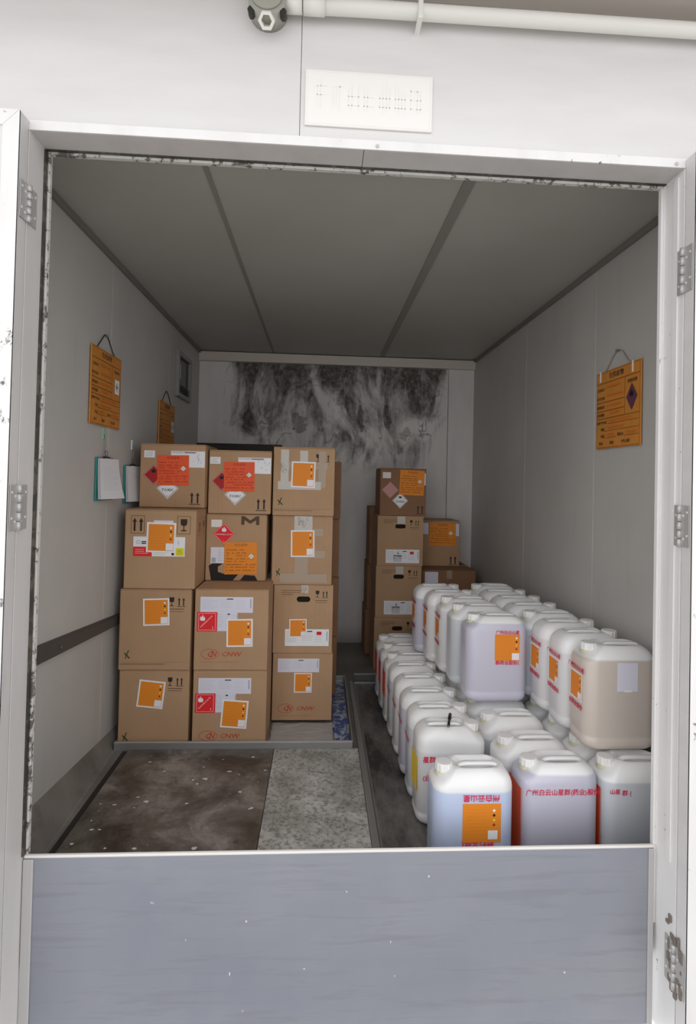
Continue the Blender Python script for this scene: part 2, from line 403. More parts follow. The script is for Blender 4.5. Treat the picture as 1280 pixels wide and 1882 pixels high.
# walls in panels
def panel_wall(name, label, mat, spans, a, b, axis):
    root = tag(empty(name, (0, 0, 0)), label, None, None, 'structure')
    for i, (p, q) in enumerate(spans):
        lo, hi = list(a), list(b); lo[axis] = p + .0015; hi[axis] = q - .0015
        MB().box(lo, hi, .002).build('panel', mat, root)
    bk_lo, bk_hi = list(a), list(b)
    thin = [k for k in range(3) if abs(b[k] - a[k]) < .12][0]
    # dark core showing in the joints
    m0, m1 = (a[thin] + b[thin]) / 2 - .03, (a[thin] + b[thin]) / 2 + .03
    bk_lo[thin], bk_hi[thin] = m0, m1
    MB().box(bk_lo, bk_hi).build('joint_core', 'groove', root)
    return root
panel_wall('wall_left', 'grey painted panel wall on the left of the room', 'panel_inner', [(.0, 1.15), (1.15, 2.3), (2.3, D + .1)], (-.1, 0, 0), (0, D + .1, H), 1)
panel_wall('wall_right', 'grey painted panel wall on the right of the room', 'panel_inner', [(.0, .95), (.95, 1.95), (1.95, D + .1)], (W, 0, 0), (W + .1, D + .1, H), 1)
panel_wall('ceiling', 'dull grey ceiling of three long panels', 'panel_ceiling', [(-.1, .70), (.70, 1.735), (1.735, W + .1)], (-.1, 0, H), (W + .1, D + .1, H + .1), 0)
struct('trim_1', MB().box((1.712, .0, H - .006), (1.758, D - .06, H)), 'batten_pale', 'flat batten over the right ceiling joint')
struct('trim_2', MB().box((.690, .0, H - .004), (.710, D - .06, H)), 'batten_pale', 'thin strip over the left ceiling joint')
struct('trim_3', MB().box((0, 0, H - .028), (.022, D - .06, H), .003), 'batten', 'dark corner strip between left wall and ceiling')
struct('trim_4', MB().box((W - .022, 0, H - .028), (W, D - .06, H), .003), 'batten', 'dark corner strip between right wall and ceiling')
# back wall: object origin at its lower left corner
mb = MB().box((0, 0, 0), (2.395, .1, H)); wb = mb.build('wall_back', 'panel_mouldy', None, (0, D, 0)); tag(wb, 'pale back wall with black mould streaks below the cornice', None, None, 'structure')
MB().box((2.401, -.004, 0), (W, .1, H)).build('edge_panel', 'panel_mouldy', wb)
# scraps of film lifting off the mouldy wall
for (x, z, w, h, a) in [(.95, 2.10, .17, .20, .5), (1.55, 2.15, .07, .26, .1), (1.80, 2.18, .08, .24, .12), (2.06, 2.33, .15, .24, .15), (1.35, 2.35, .10, .16, -.2), (1.98, 2.02, .12, .14, -.3)]:
    rr = random.Random(int(x * 1000)); n = 9; vs = []
    for i in range(n + 1):
        u = i / n
        for j in (0, 1):
            jx = (j - .5) * w * (.35 + .75 * rr.random()) * (.4 + .6 * math.sin(math.pi * (.12 + .88 * u))); jz = (u - .5) * h
            ca, sa = math.cos(a), math.sin(a)
            vs.append((x + jx * ca - jz * sa, -.0035 - .03 * (1 - u) ** 1.5 * (.4 + .6 * rr.random()), z + jx * sa + jz * ca))
    mb = MB(); v, f = mb.faces(vs, [(2 * i, 2 * i + 1, 2 * i + 3, 2 * i + 2) for i in range(n)])
    bmesh.ops.solidify(mb.bm, geom=f, thickness=.0015); mb.build('peeling_film', 'panel_mouldy', wb)
struct('trim_5', MB().box((0, D - .055, 2.655), (W, D, 2.742), .006), 'cornice', 'pale cornice strip along the top of the back wall')
MB().box((-.0, -.045, 1.80), (.80, 0, 1.876), .004).build('dark_ledge', 'dark_trim', wb)

# front wall: sandwich panels round the doorway
wf = tag(empty('wall_front', (0, 0, 0)), 'white sandwich panel front wall round the doorway', None, None, 'structure')
for (x0, x1, z0, z1) in ((-1.6, .20, -.35, 2.68), (2.412, 4.2, -.35, 2.68), (-1.6, 1.0742, 2.68, 3.45), (1.0758, 4.2, 2.68, 3.45)):
    MB().box((x0, YF, z0), (x1, 0, z1), .0015).build('panel', 'panel_white', wf)
MB().box((1.0, YF + .03, 2.69), (1.15, -.02, 3.44)).build('joint_core', 'groove', wf)
# white aluminium face trim, reveal, stop lip and mouldy gasket
fr = tag(empty('trim_6', (0, 0, 0)), 'white aluminium door frame with mould along the stop', None, None, 'structure')
MB().box((OX0 - .012, YF - .006, OZ), (OX1 + .012, YF, OZ + .033), .0015).build('face_trim', 'frame_white', fr)
MB().box((OX0 - .012, YF - .001, OZ + .033), (OX1 + .012, YF + .001, OZ + .0355)).build('joint_line', 'groove', fr)
MB().box((OX0 - .012, YF - .004, -.35), (OX0, 0, OZ), .001).build('jamb', 'jamb_dirty_shaded', fr)
MB().box((OX1, YF - .004, -.35), (OX1 + .012, 0, OZ), .001).build('jamb', 'frame_white', fr)
MB().box((OX0 - .012, YF, OZ), (1.29, 0, OZ + .02), .001).build('soffit', 'jamb_dirty_shaded', fr)
MB().box((1.292, YF, OZ), (OX1 + .012, 0, OZ + .02), .001).build('soffit', 'jamb_dirty_shaded', fr)
MB().box((OX0, -.018, OZ - .012), (OX1, 0, OZ), .0015).build('stop_lip', 'frame_mouldy', fr)
MB().box((OX0, -.018, 0), (OX0 + .012, 0, OZ - .012), .0015).build('stop_lip', 'frame_mouldy', fr)
MB().box((OX1 - .012, -.018, 0), (OX1, 0, OZ - .012), .0015).build('stop_lip', 'frame_white', fr)
MB().box((OX0, -.029, OZ - .004), (OX1, -.018, OZ), .001).build('gasket', 'gasket', fr)
MB().box((OX0, -.036, .28), (OX0 + .006, -.018, OZ - .005), .001).build('gasket', 'gasket', fr)
MB().box((OX1 - .004, -.024, .28), (OX1, -.018, OZ - .005), .001).build('gasket', 'frame_white', fr)
for x in (1.335, 2.37): MB().cyl((x, YF - .009, OZ + .012), .006, .004, 12, 'y').build('screw', 'hinge_steel', fr)
MB().box((OX1 - .004, -.10, .27), (OX1, -.075, 2.64), .001).build('guide_rib', 'frame_white', fr)

# flood barrier across the lower part of the doorway
bar = empty('flood_barrier', (1.3, -.012, -.35)); tag(bar, 'blue grey sheet steel barrier plate across the bottom of the doorway', 'barrier')
MB().box((-1.084, -.012, 0), (1.09, -.004, .619), .002).build('plate', 'barrier_steel', bar)
MB().box((-1.084, -.0135, .619), (1.09, -.0025, .628), .002).build('top_edge', 'sill_white', bar)
MB().box((-1.086, -.018, 0), (-1.052, -.012, .617), .003).build('sealant_bead', 'sealant', bar)
MB().box((1.070, -.016, 0), (1.090, -.012, .617), .002).build('sealant_bead', 'sealant', bar)
for i in range(9):
    x, z = random.uniform(-.6, .8), random.uniform(.17, .55)
    MB().box((x, -.0135, z), (x + random.uniform(.003, .007), -.012, z + random.uniform(.003, .012)), .0005).build('paint_chip', 'debris', bar)

# door leaves folded right back against the wall
def leaf(name, label, x0, x1, mat_edge, hinges, hx):
    L = tag(empty(name, (0, 0, 0)), label, None, None, 'structure')
    s = 1 if x1 < 1 else -1
    yb, yf, zt, zb = YF - .008, YF - .062, 2.682, -.33
    xe = x1 if s > 0 else x0                     # hinge edge
    xo = x0 if s > 0 else x1
    MB().box((min(xo, xe) + .001, yf + .006, zb), (max(xo, xe) - .001, yb, zt - .001), .001).build('core', mat_edge, L)
    MB().box((min(xe, xe - s * .004), yf + .001, zb), (max(xe, xe - s * .004), yb, zt), .0005).build('edge_strip', mat_edge, L)
    wdt = .05                                    # mitred face profile
    a = [(xe, zt), (xe - s * wdt, zt - wdt), (xe - s * wdt, zb), (xe, zb)]
    MB().quad_prism([(p[0], yf + .006, p[1]) for p in a], [(p[0], yf, p[1]) for p in a]).build('stile', 'leaf_face', L)
    a = [(xe - s * .0015, zt), (xo, zt), (xo, zt - wdt), (xe - s * (wdt + .0015), zt - wdt)]
    MB().quad_prism([(p[0], yf + .006, p[1]) for p in a], [(p[0], yf, p[1]) for p in a]).build('top_rail', 'leaf_face', L)
    a = [min(xo, xe - s * wdt), max(xo, xe - s * wdt)]
    MB().box((a[0], yf + .004, zb), (a[1], yf + .007, zt - wdt), .001).build('face_panel', 'panel_white', L)
    for (z0, z1) in hinges:
        h = empty('hinge', (hx, YF - .005, z0)); h.parent = L
        n = 5; hh = (z1 - z0) / n
        for k in range(n): MB().cyl((s * .006, 0, k * hh + .0012), .0085, hh - .0024, 14).build('knuckle', 'hinge_steel', h)
        q = s * .0042
        MB().box((min(q - s * .003, q - s * .0005), .002, .002), (max(q - s * .003, q - s * .0005), .052, z1 - z0 - .002), .0006).build('hinge_plate', 'hinge_steel', h)
        MB().box((min(q - s * .003, q - s * .0005), -.046, .002), (max(q - s * .003, q - s * .0005), -.002, z1 - z0 - .002), .0006).build('hinge_plate', 'hinge_steel', h)
        for yy in (-.036, -.018, .02, .042):
            for zz in (.2, .75):
                MB().cyl((q - s * .0006, yy, (z1 - z0) * (zz + (.08 if abs(yy) > .03 else 0))), .004, .0014 * s, 8, 'x').build('screw', 'frame_white', h)
    return L
leaf('door_1', 'left white door leaf folded back, its edge speckled with mould', -.85, .211, 'jamb_dirty_shaded', [(2.353, 2.476), (1.369, 1.516)], .212)
leaf('door_2', 'right white door leaf folded back against the front wall', 2.403, 3.5, 'panel_white', [(2.218, 2.378), (1.352, 1.495), (-.134, .019)], 2.402)
mb = MB()
for i in range(26):
    z = random.uniform(-.16, .10); y = random.uniform(YF - .05, YF + .03)
    mb.box((2.393 + random.uniform(0, .004), y, z), (2.401, y + random.uniform(.006, .02), z + random.uniform(.01, .04)), .002)
dd = mb.build('mud_splash', 'mud', bpy.data.objects['door_2']); dd['kind'] = 'stuff'

# ground (out of view, added for light bounce) and eave outside
struct('ground', MB().box((-8, -9, -.55), (10, YF, -.35)), 'ground_concrete', 'unseen concrete yard in front of the doorway, added for light bounce')
struct('eave', MB().box((-2.5, -.55, 3.168), (4.6, YF, 3.25), .004), 'eave', 'grey brown eave board over the front wall')
struct('wall_upper', MB().box((-1.6, YF, 3.45), (4.2, 0, 3.6)), 'panel_white', 'top of the front wall above the eave')

# ================================================================ THINGS ON THE FRONT WALL
# faded name plate
pl = empty('name_plate', (1.304, YF, 2.818)); tag(pl, 'faded white name plate screwed to the wall above the doorway', 'sign')
MB().box((-.213, -.008, -.094), (.213, 0, .094), .003).build('board', 'plate_sign', pl)
k = Ink(); k.frame(-.206, -.088, .206, .088, .002, 'faint'); k.lay()
for i in range(7):
    cx = -.155 + i * .052
    for j in range(4):
        if random.random() < .8: k.rect(cx - .019 + j * .011, -.02 - random.uniform(0, .025), cx - .0165 + j * .011, .03 + random.uniform(0, .03), 'cream')
    for j in range(3):
        if random.random() < .8: k.rect(cx - .02, -.022 + j * .03, cx + .018, -.0195 + j * .03, 'cream')
k.build('faded_lettering', pl, (0, -.008, 0))
# conduit and its junction box
cd = empty('conduit_pipe', (1.1, -.17, 3.09)); tag(cd, 'white plastic conduit running along the top of the front wall', 'pipe')
pts = [(0, 0, .0), (.2, 0, .004), (.7, 0, .008), (1.3, 0, .012), (2.2, 0, .02)]
MB().tube(pts, .024, 18).build('pipe', 'pvc', cd)
MB().tube([(-.02, 0, 0), (.05, 0, .001)], .028, 18).build('coupling', 'pvc', cd)
for x in (.36, 1.6):
    MB().box((x - .008, -.028, -.035), (x + .008, .048, -.022), .002).build('clip', 'pvc', cd); MB().box((x - .008, -.03, -.03), (x + .008, -.022, .03), .002).build('clip', 'pvc', cd)
jb = empty('junction_box', (.965, -.165, 3.03)); tag(jb, 'weathered grey conduit box with an open hexagonal nut facing down', 'junction box')
mb = MB().cyl((0, .04, .06), .062, -.075, 22, 'y'); mb.build('housing', 'fitting', jb)
MB().cyl((-.0, -.035, .06), .05, -.008, 22, 'y').build('lid', 'fitting', jb)
mb = MB()
n = 6; ro, ri = .027, .017
ob_, ib_ = [], []
for zz in (-.005, -.032):
    ob_.append([(ro * math.cos(math.pi / 3 * i), -.01 + ro * math.sin(math.pi / 3 * i), zz) for i in range(6)])
    ib_.append([(ri * math.cos(math.pi / 3 * i), -.01 + ri * math.sin(math.pi / 3 * i), zz) for i in range(6)])
vs = ob_[0] + ob_[1] + ib_[0] + ib_[1]; fs = []
for i in range(6):
    j = (i + 1) % 6
    fs += [(i, j, 6 + j, 6 + i), (12 + i, 12 + j, 18 + j, 18 + i), (6 + i, 6 + j, 18 + j, 18 + i), (i, j, 12 + j, 12 + i)]
mb.faces(vs, fs); nut = mb.build('hex_nut', 'pvc', jb); nut.rotation_euler = (R(-38), 0, 0)
MB().cyl((0, -.01, -.006), .02, .03, 16).build('spigot', 'fitting', jb)
for x in (-.05, .052):
    MB().cyl((x, -.03, .015), .011, .03, 6, 'y').build('bolt', 'bolt', jb)
MB().tube([(.058, -.004, .06), (.112, -.005, .06)], .026, 16).build('hub', 'pvc', jb)

# ================================================================ LEFT WALL
rl = empty('bumper_rail', (0, .1, .80)); tag(rl, 'dark grey rubber rail fixed along the lower left wall', 'rail')
mb = MB(); a = [(.001, 0, .042), (.03, 0, .030), (.03, 0, -.034), (.001, 0, -.042)]; yb_, dz = 1.75, -.155
mb.quad_prism([(p[0], 0, p[2] + .022) for p in a], [(p[0] * .8, yb_, p[2] * .62 + dz + .022) for p in a]); mb.build('rail', 'rail_grey', rl)
for y in (.5, 1.4): MB().cyl((.028, y, .022 + dz * y / yb_ - .002), .007, .006, 10, 'x').build('bolt', 'steel_dark', rl)

# hazardous-waste wall signs, drawn facing -Y and then turned onto the wall
SIGN = None
def sign_ink():
    k = Ink(); s = .2
    k.frame(-s + .004, -s + .004, s - .004, s - .004, .0028, 'oink')
    k.text('危险废物', -.01, .158, .034, 'brown', 'c')
    k.rect(-s + .005, .1375, s - .005, .1420, 'oink')
    k.rect(.068, -.046, .0712, .138, 'oink')
    for t, y in (('主要成分：', .100), ('化学名称：', .055), ('危险情况：', .008), ('安全措施：', -.032)): k.text(t, -.192, y, .0185, 'brown')
    for y in (.038, -.008, -.047): k.rect(-s + .005, y - .0005, .068, y + .0037, 'oink')
    k.rect(.068, -.047, s - .005, -.044, 'oink')
    k.text('危险类别', .133, .105, .02, 'brown', 'c')
    k.text('废物产生单位：', -.192, -.072, .0165, 'brown'); k.rect(-.075, -.076, s - .01, -.0735, 'oink')
    k.text('地址：', -.15, -.108, .0185, 'brown'); k.rect(-.11, -.112, s - .01, -.1095, 'oink')
    k.text('电话：', -.15, -.143, .0185, 'brown'); k.rect(-.11, -.147, .0, -.1445, 'oink')
    k.text('联系人：', .01, -.143, .0185, 'brown'); k.rect(.075, -.147, s - .01, -.1445, 'oink')
    k.text('批次：', -.165, -.180, .018, 'brown'); k.text('数量：', -.06, -.180, .018, 'brown'); k.text('产生日期：', .045, -.180, .018, 'brown')
    for (x0, x1, y) in ((-.09, .03, .108), (-.09, .05, .063), (-.09, .04, .012), (-.06, .02, -.028), (-.06, .12, -.066), (-.08, .06, -.102), (-.09, -.02, -.137), (.09, .17, -.137)):
        x = x0
        while x < x1: k.rect(x, y, x + .008, y + .011, 'orange_d'); x += .0125
    return k
def wall_sign(loc, rz, label, diamond, string, tilt=0.0):
    o = empty('hazard_sign', loc, rz); tag(o, label, 'sign')
    MB().box((-.2, -.008, -.2), (.2, .0, .2), .0015).build('board', 'sign_orange', o, (0, -.004, 0))
    k = sign_ink(); k.lay()
    if diamond == 'purple':
        k.poly([(.133, -.03), (.178, .035), (.133, .098), (.088, .035)], 'purple'); k.lay(); k.flame(.133, .035, .04, 'black')
    else:
        k.poly([(.10, -.008), (.166, -.008), (.166, .072), (.10, .072)], 'white'); k.lay()
        k.diamond_frame(.133, .032, .026, .003, 'black'); k.poly([(.125, .02), (.141, .026), (.138, .04), (.126, .046)], 'black')
    k.build('print', o, (0, -.0122, 0))
    MB().tube([(-.135, -.010, .185), (-.12, -.006, .205), (-.06, -.006, .26), (-.03, -.004, .285), (.0, -.004, .288), (.03, -.004, .275), (.08, -.006, .22), (.115, -.006, .2)], .0028, 6).build('hanging_string', string, o)
    MB().cyl((-.01, .001, .286), .006, -.016, 8, 'y').build('nail', 'wire', o)
    if diamond == 'purple':
        for x in (-.16, .135): MB().box((x - .006, -.0145, .15), (x + .006, -.012, .205), .0005).build('tie', 'cap_white', o)
    return o
RL, RR = math.pi / 2, -math.pi / 2
# on the left wall the sign faces +X: turned by +90 degrees; on the right wall it faces -X
wall_sign((.0015, 1.072, 2.012), RL, 'orange hazard sign with a white diamond patch, above the clipboards on the left wall', 'white', 'string_dark')
wall_sign((.0015, 2.235, 1.90), RL, 'orange hazard sign half hidden behind the cartons on the left wall', 'white', 'string_dark')
wall_sign((W - .0015, .702, 1.948), RR, 'orange hazard sign with a purple diamond hanging on the right wall', 'purple', 'string_pale')

# dark vent window high on the left wall
vt = empty('wall_vent', (0, 2.68, 2.38), RL); tag(vt, 'small dark vent with a pale frame high on the left wall', 'vent')
w, h = .215, .185
for (a, b) in (((-w, -.03, -h), (w, 0, -h + .035)), ((-w, -.03, h - .035), (w, 0, h)), ((-w, -.03, -h + .035), (-w + .04, 0, h - .035)), ((w - .04, -.03, -h + .035), (w, 0, h - .035))):
    MB().box(a, b, .004).build('frame', 'vent_frame', vt)
MB().box((-w + .04, -.008, -h + .035), (w - .04, -.002, h - .035)).build('pane', 'glass_dark', vt)
MB().box((-w + .05, -.03, -.04), (-w + .065, -.008, .08), .003).build('latch', 'steel', vt)
for i in range(4): MB().box((-w + .042, -.024, -h + .05 + i * .016), (w - .042, -.012, -h + .054 + i * .016), .001).build('louvre', 'steel_dark', vt)

# clipboards
def clipboard(loc, label, turn):
    o = empty('clipboard', loc, RL); tag(o, label, 'clipboard', 'clipboards on the left wall')
    MB().box((-.115, -.006, -.23), (.115, 0, 0), .002).build('board', 'clip_green', o, (0, -.004, 0))
    for i in range(3):
        mb = MB(); n = 8; vs = []
        for r_ in range(n + 1):
            v = r_ / n
            for c_ in range(5):
                u = c_ / 4
                vs.append((-.103 + i * .004 + u * .208, -.0125 - i * .0035 - .055 * turn * (v ** 1.7) * (.3 + .7 * u) * (.6 + .2 * i) - (.03 * turn * u if i == 2 else .012 * u), -.006 - .215 * v))
        mb.faces(vs, [(r_ * 5 + c_, r_ * 5 + c_ + 1, r_ * 5 + c_ + 6, r_ * 5 + c_ + 5) for r_ in range(n) for c_ in range(4)])
        p = mb.build('paper_sheet', 'paper', o, smooth=True)
        if i == 2:
            mb = MB()
            def pp(u, v): return (-.103 + i * .004 + u * .208, -.0132 - i * .0035 - .055 * turn * (v ** 1.7) * (.3 + .7 * u) * (.6 + .2 * i) - .03 * turn * u, -.006 - .215 * v)
            for q in range(11):
                v0 = .22 + q * .055; e = .86 if q % 3 else .6
                us = [.16 + (e - .16) * z_ / 5 for z_ in range(6)]
                mb.faces([pp(u, v0) for u in us] + [pp(u, v0 + .008) for u in us], [(z_, z_ + 1, z_ + 7, z_ + 6) for z_ in range(5)])
            mb.build('print', 'ink_lgrey', p)
    MB().box((-.04, -.022, -.022), (.04, -.012, .006), .003).build('clip', 'black', o)
    MB().box((-.026, -.026, -.014), (.026, -.021, -.004), .001).build('clip_plate', 'cap_white', o)
    t = [(.02 * math.sin(2 * math.pi * i / 12) * .9, -.016, .022 + .016 * math.cos(2 * math.pi * i / 12)) for i in range(13)]
    MB().tube(t, .0016, 6).build('ring', 'wire', o)
    return o
clipboard((.0, 1.09, 1.645), 'teal clipboard with curling white papers, nearer the door on the left wall', .7)
clipboard((.0, 1.50, 1.615), 'teal clipboard with papers, partly behind the carton stack', .6)
def hook(loc, mat, label):
    o = empty('wall_hook', loc, RL); tag(o, label, 'hook', 'adhesive hooks on the left wall')
    MB().box((-.012, -.006, -.03), (.012, 0, .03), .002).build('pad', mat, o)
    MB().tube([(0, -.006, -.005), (.002, -.012, -.03), (0, -.013, -.075), (-.003, -.013, -.105), (.005, -.020, -.112), (.008, -.024, -.10)], .0017, 6).build('wire_hook', 'wire', o)
hook((0, 1.075, 1.775), 'hook_green', 'small green adhesive hook holding the nearer clipboard')
hook((0, 1.52, 1.742), 'cap_white', 'small white adhesive hook above the farther clipboard')

# ================================================================ FLOOR PLATES, TRAY, KERB
p1 = MB().box((.130, .02, 0), (.942, 1.236, .010), .002).build('floor_plate', 'plate_brown'); tag(p1, 'brown stained steel floor plate in front of the carton tray', 'floor plate', 'steel floor plates')
p2 = MB().box((.946, .02, 0), (1.425, 1.236, .010), .002).build('floor_plate', 'plate_grey'); tag(p2, 'pale grey speckled floor plate beside the brown one', 'floor plate', 'steel floor plates')
kb = empty('angle_kerb', (1.427, .02, 0)); tag(kb, 'long grey angle iron kerb between floor plates and jerrycans', 'kerb')
MB().box((.0, 0, 0), (.032, 2.26, .014), .002).build('flange', 'steel', kb); MB().box((.032, 0, 0), (.038, 2.26, .004)).build('edge', 'steel_dark', kb)
k2 = empty('cross_kerb', (1.43, 2.29, 0)); tag(k2, 'short steel kerb across the floor behind the tray', 'kerb')
MB().box((.035, 0, 0), (.235, .012, .06), .002).build('upright', 'steel_dark', k2); MB().box((.035, -.006, .06), (.235, .018, .065), .001).build('lip', 'steel', k2)
MB().box((.035, -.03, 0), (.235, -.024, .012), .001).build('toe', 'steel', k2)
# tray under the cartons
tr = empty('spill_tray', (.72, 1.24, 0)); tag(tr, 'shallow galvanised steel tray under the cartons', 'tray')
x0, x1, yb = -.672, .672, 1.06
MB().box((x0, 0, .0005), (x1, yb, .006)).build('base', 'steel', tr)
MB().box((x0, -.003, .0), (x1, 0, .046), .001).build('front_side', 'steel', tr); MB().box((x0, -.004, .046), (x1, .012, .05), .001).build('front_lip', 'hinge_steel', tr)
MB().box((x0, yb, 0), (x1, yb + .003, .046), .001).build('back_side', 'steel', tr); MB().box((x0 - .003, 0, 0), (x0, yb, .046), .001).build('left_side', 'steel', tr)
MB().box((x1, 0, 0), (x1 + .003, yb, .046), .001).build('right_side', 'steel_dark', tr); MB().box((x1 - .004, 0, .046), (x1 + .006, yb, .05), .001).build('right_lip', 'steel', tr)
# printed film lying in the tray
def film(name, label, x0, x1, y0, y1, z, mat, seed):
    rr = random.Random(seed); nx, ny = 8, 14; vs = []
    for j in range(ny + 1):
        for i in range(nx + 1):
            vs.append((x0 + (x1 - x0) * i / nx + rr.uniform(-.004, .004), y0 + (y1 - y0) * j / ny, z + .004 + rr.uniform(0, .007)))
    mb = MB(); v, f = mb.faces(vs, [(j * (nx + 1) + i, j * (nx + 1) + i + 1, (j + 1) * (nx + 1) + i + 1, (j + 1) * (nx + 1) + i) for j in range(ny) for i in range(nx)])
    o = mb.build(name, mat, None, smooth=True); tag(o, label, 'plastic film'); return o
film('plastic_film', 'crumpled clear plastic film in the tray before the short carton stack', .91, 1.285, 1.26, 1.56, .0065, 'film_grey', 1)
film('printed_bag', 'blue and white printed plastic bag lying along the right of the tray', 1.29, 1.385, 1.30, 2.26, .0065, 'film_blue', 2)
# white flakes on the plates
fl = MB()
rr = random.Random(3)
for i in range(46):
    x, y = rr.uniform(.15, .93), rr.uniform(.25, 1.2); s = rr.choice((.004, .006, .01, .016)) * rr.uniform(.6, 1.2); n = 6
    vs = [(x + s * rr.uniform(.5, 1.2) * math.cos(2 * math.pi * q / n), y + .7 * s * rr.uniform(.5, 1.2) * math.sin(2 * math.pi * q / n), .0115 + rr.uniform(0, .002)) for q in range(n)]
    fl.faces(vs, [tuple(range(n))])
o = fl.build('paint_flakes', 'debris'); tag(o, 'scattered white paint flakes on the brown floor plate', 'flakes', None, 'stuff')

# ================================================================ CARTONS
def orange_label(w, h, seed, border='white'):
    rr = random.Random(seed); random.seed(seed); k = Ink()
    a, b = w / 2, h / 2; m = w * .06
    k.rect(-a + m, -b + m, a - m, b - m, 'orange'); k.lay()
    for i in range(8): k.rect(-a + m * 1.8, b - m * 2.2 - i * (h * .095) - .0012, a - w * .36, b - m * 2.2 - i * (h * .095), 'orange_d')
    for i, c in enumerate(('white', 'black', 'ylw', 'dred')): k.diamond(a - w * .17, b - h * (.17 + i * .125), w * .045, c)
    k.lay(); k.rect(a - w * .33, -b + h * .075, a - w * .07, -b + h * .31, 'white')
    return k.mesh()
def plain_orange(w, h, seed, col='orange', ink='oink'):
    random.seed(seed); k = Ink(); a, b = w / 2, h / 2
    k.text('危险废物', 0, b - h * .125, w * .1, ink, 'c')
    for i in range(8):
        y = b - h * (.24 + .09 * i); x = -a + w * .05
        while x < a - w * (.34 if i < 5 else .08):
            q = random.uniform(.02, .07) * w
            if random.random() < .78: k.rect(x, y - h * .012, x + q, y + h * .012, ink)
            x += q + w * .015
        if i % 2: k.rect(-a + w * .04, y - h * .035, a - w * .04, y - h * .03, ink)
    k.lay(); k.diamond(a - w * .18, b - h * .44, w * .085, 'white'); k.lay(); k.diamond_frame(a - w * .18, b - h * .44, w * .075, w * .008, 'grey'); k.diamond(a - w * .18, b - h * .44, w * .028, 'grey')
    return k.mesh()
def white_label(w, h, seed, red=False, logo=False):
    random.seed(seed); k = Ink(); a, b = w / 2, h / 2
    k.lines(-a + w * .03, -b + h * .2, -a + w * .34, b - h * .1, 7, h * .03, 'lgrey'); k.lines(-a + w * .38, -b + h * .3, -a + w * .64, b - h * .1, 5, h * .03, 'lgrey')
    k.lines(-a + w * .68, -b + h * .2, a - w * .12, b - h * .15, 5, h * .022, 'lgrey'); k.rect(a - w * .055, -b + h * .3, a - w * .03, b - h * .12, 'grey')
    k.rect(-a + w * .5, b - h * .16, -a + w * .62, b - h * .1, 'black')
    if red: k.rect(a - w * .28, b - h * .34, a - w * .17, b - h * .14, 'red')
    if logo:
        k.rect(-a + w * .23, -b + h * .08, -a + w * .47, -b + h * .55, 'lgrey'); k.rect(-a + w * .23, -b + h * .52, -a + w * .47, -b + h * .58, 'black')
        k.poly([(-a + w * .34, -b + h * .68), (-a + w * .40, -b + h * .68), (-a + w * .37, -b + h * .76)], 'black'); k.text('S', -a + w * .33, -b + h * .66, h * .3, 'black')
    return k.mesh()
def red_square(w):
    k = Ink(); a = w / 2; k.frame(-a * .86, -a * .86, a * .86, a * .86, w * .012, 'white'); k.flame(-a * .45, a * .1, w * .32, 'white')
    k.text('FLAMMABLE LIQUID', -a * .62, -a * .62, w * .095, 'white', 'l', R(45)); k.text('3', a * .5, -a * .72, w * .16, 'white'); return k.mesh()
def red_diamond(h, txt=True, col='red'):
    k = Ink(); k.diamond_frame(0, 0, h * .93, h * .03, 'white'); k.flame(0, h * .2, h * .5, 'white' if txt else 'black')
    if txt: k.text('FLAMMABLE LIQUID', 0, -h * .1, h * .165, 'white', 'c'); k.text('3', 0, -h * .78, h * .22, 'white', 'c')
    return k.mesh()
def toxic(h):
    k = Ink(); k.diamond_frame(0, 0, h * .92, h * .045, 'black')
    for q in (-.01, .01): k.text('TOXIC', h * q, -h * .26, h * .36, 'black', 'c'); k.text('6', 0, -h * .75, h * .2, 'black', 'c')
    k.poly([(-h * .15, h * .3), (h * .15, h * .3), (h * .2, h * .52), (-h * .2, h * .52)], 'black'); return k.mesh()
DIAM = {}
def diamond_sticker(parent, name, h, col, loc, ink, label=None):
    key = (round(h, 4), col)
    if key not in DIAM:
        mb = MB(); t = .0008; a = [(0, -h), (h, 0), (0, h), (-h, 0)]
        mb.quad_prism([(p[0], -t, p[1]) for p in a], [(p[0], 0, p[1]) for p in a]); bmesh.ops.recalc_face_normals(mb.bm, faces=mb.bm.faces)
        me = bpy.data.meshes.new('sticker'); mb.bm.to_mesh(me); mb.bm.free(); me.materials.append(M[col]); DIAM[key] = me
    o = bpy.data.objects.new(name, DIAM[key]); link(o, parent); o.location = loc
    if label: o['label'] = label
    if ink: p = bpy.data.objects.new('print', ink); link(p, o); p.location = (0, -.0008, 0)
    return o

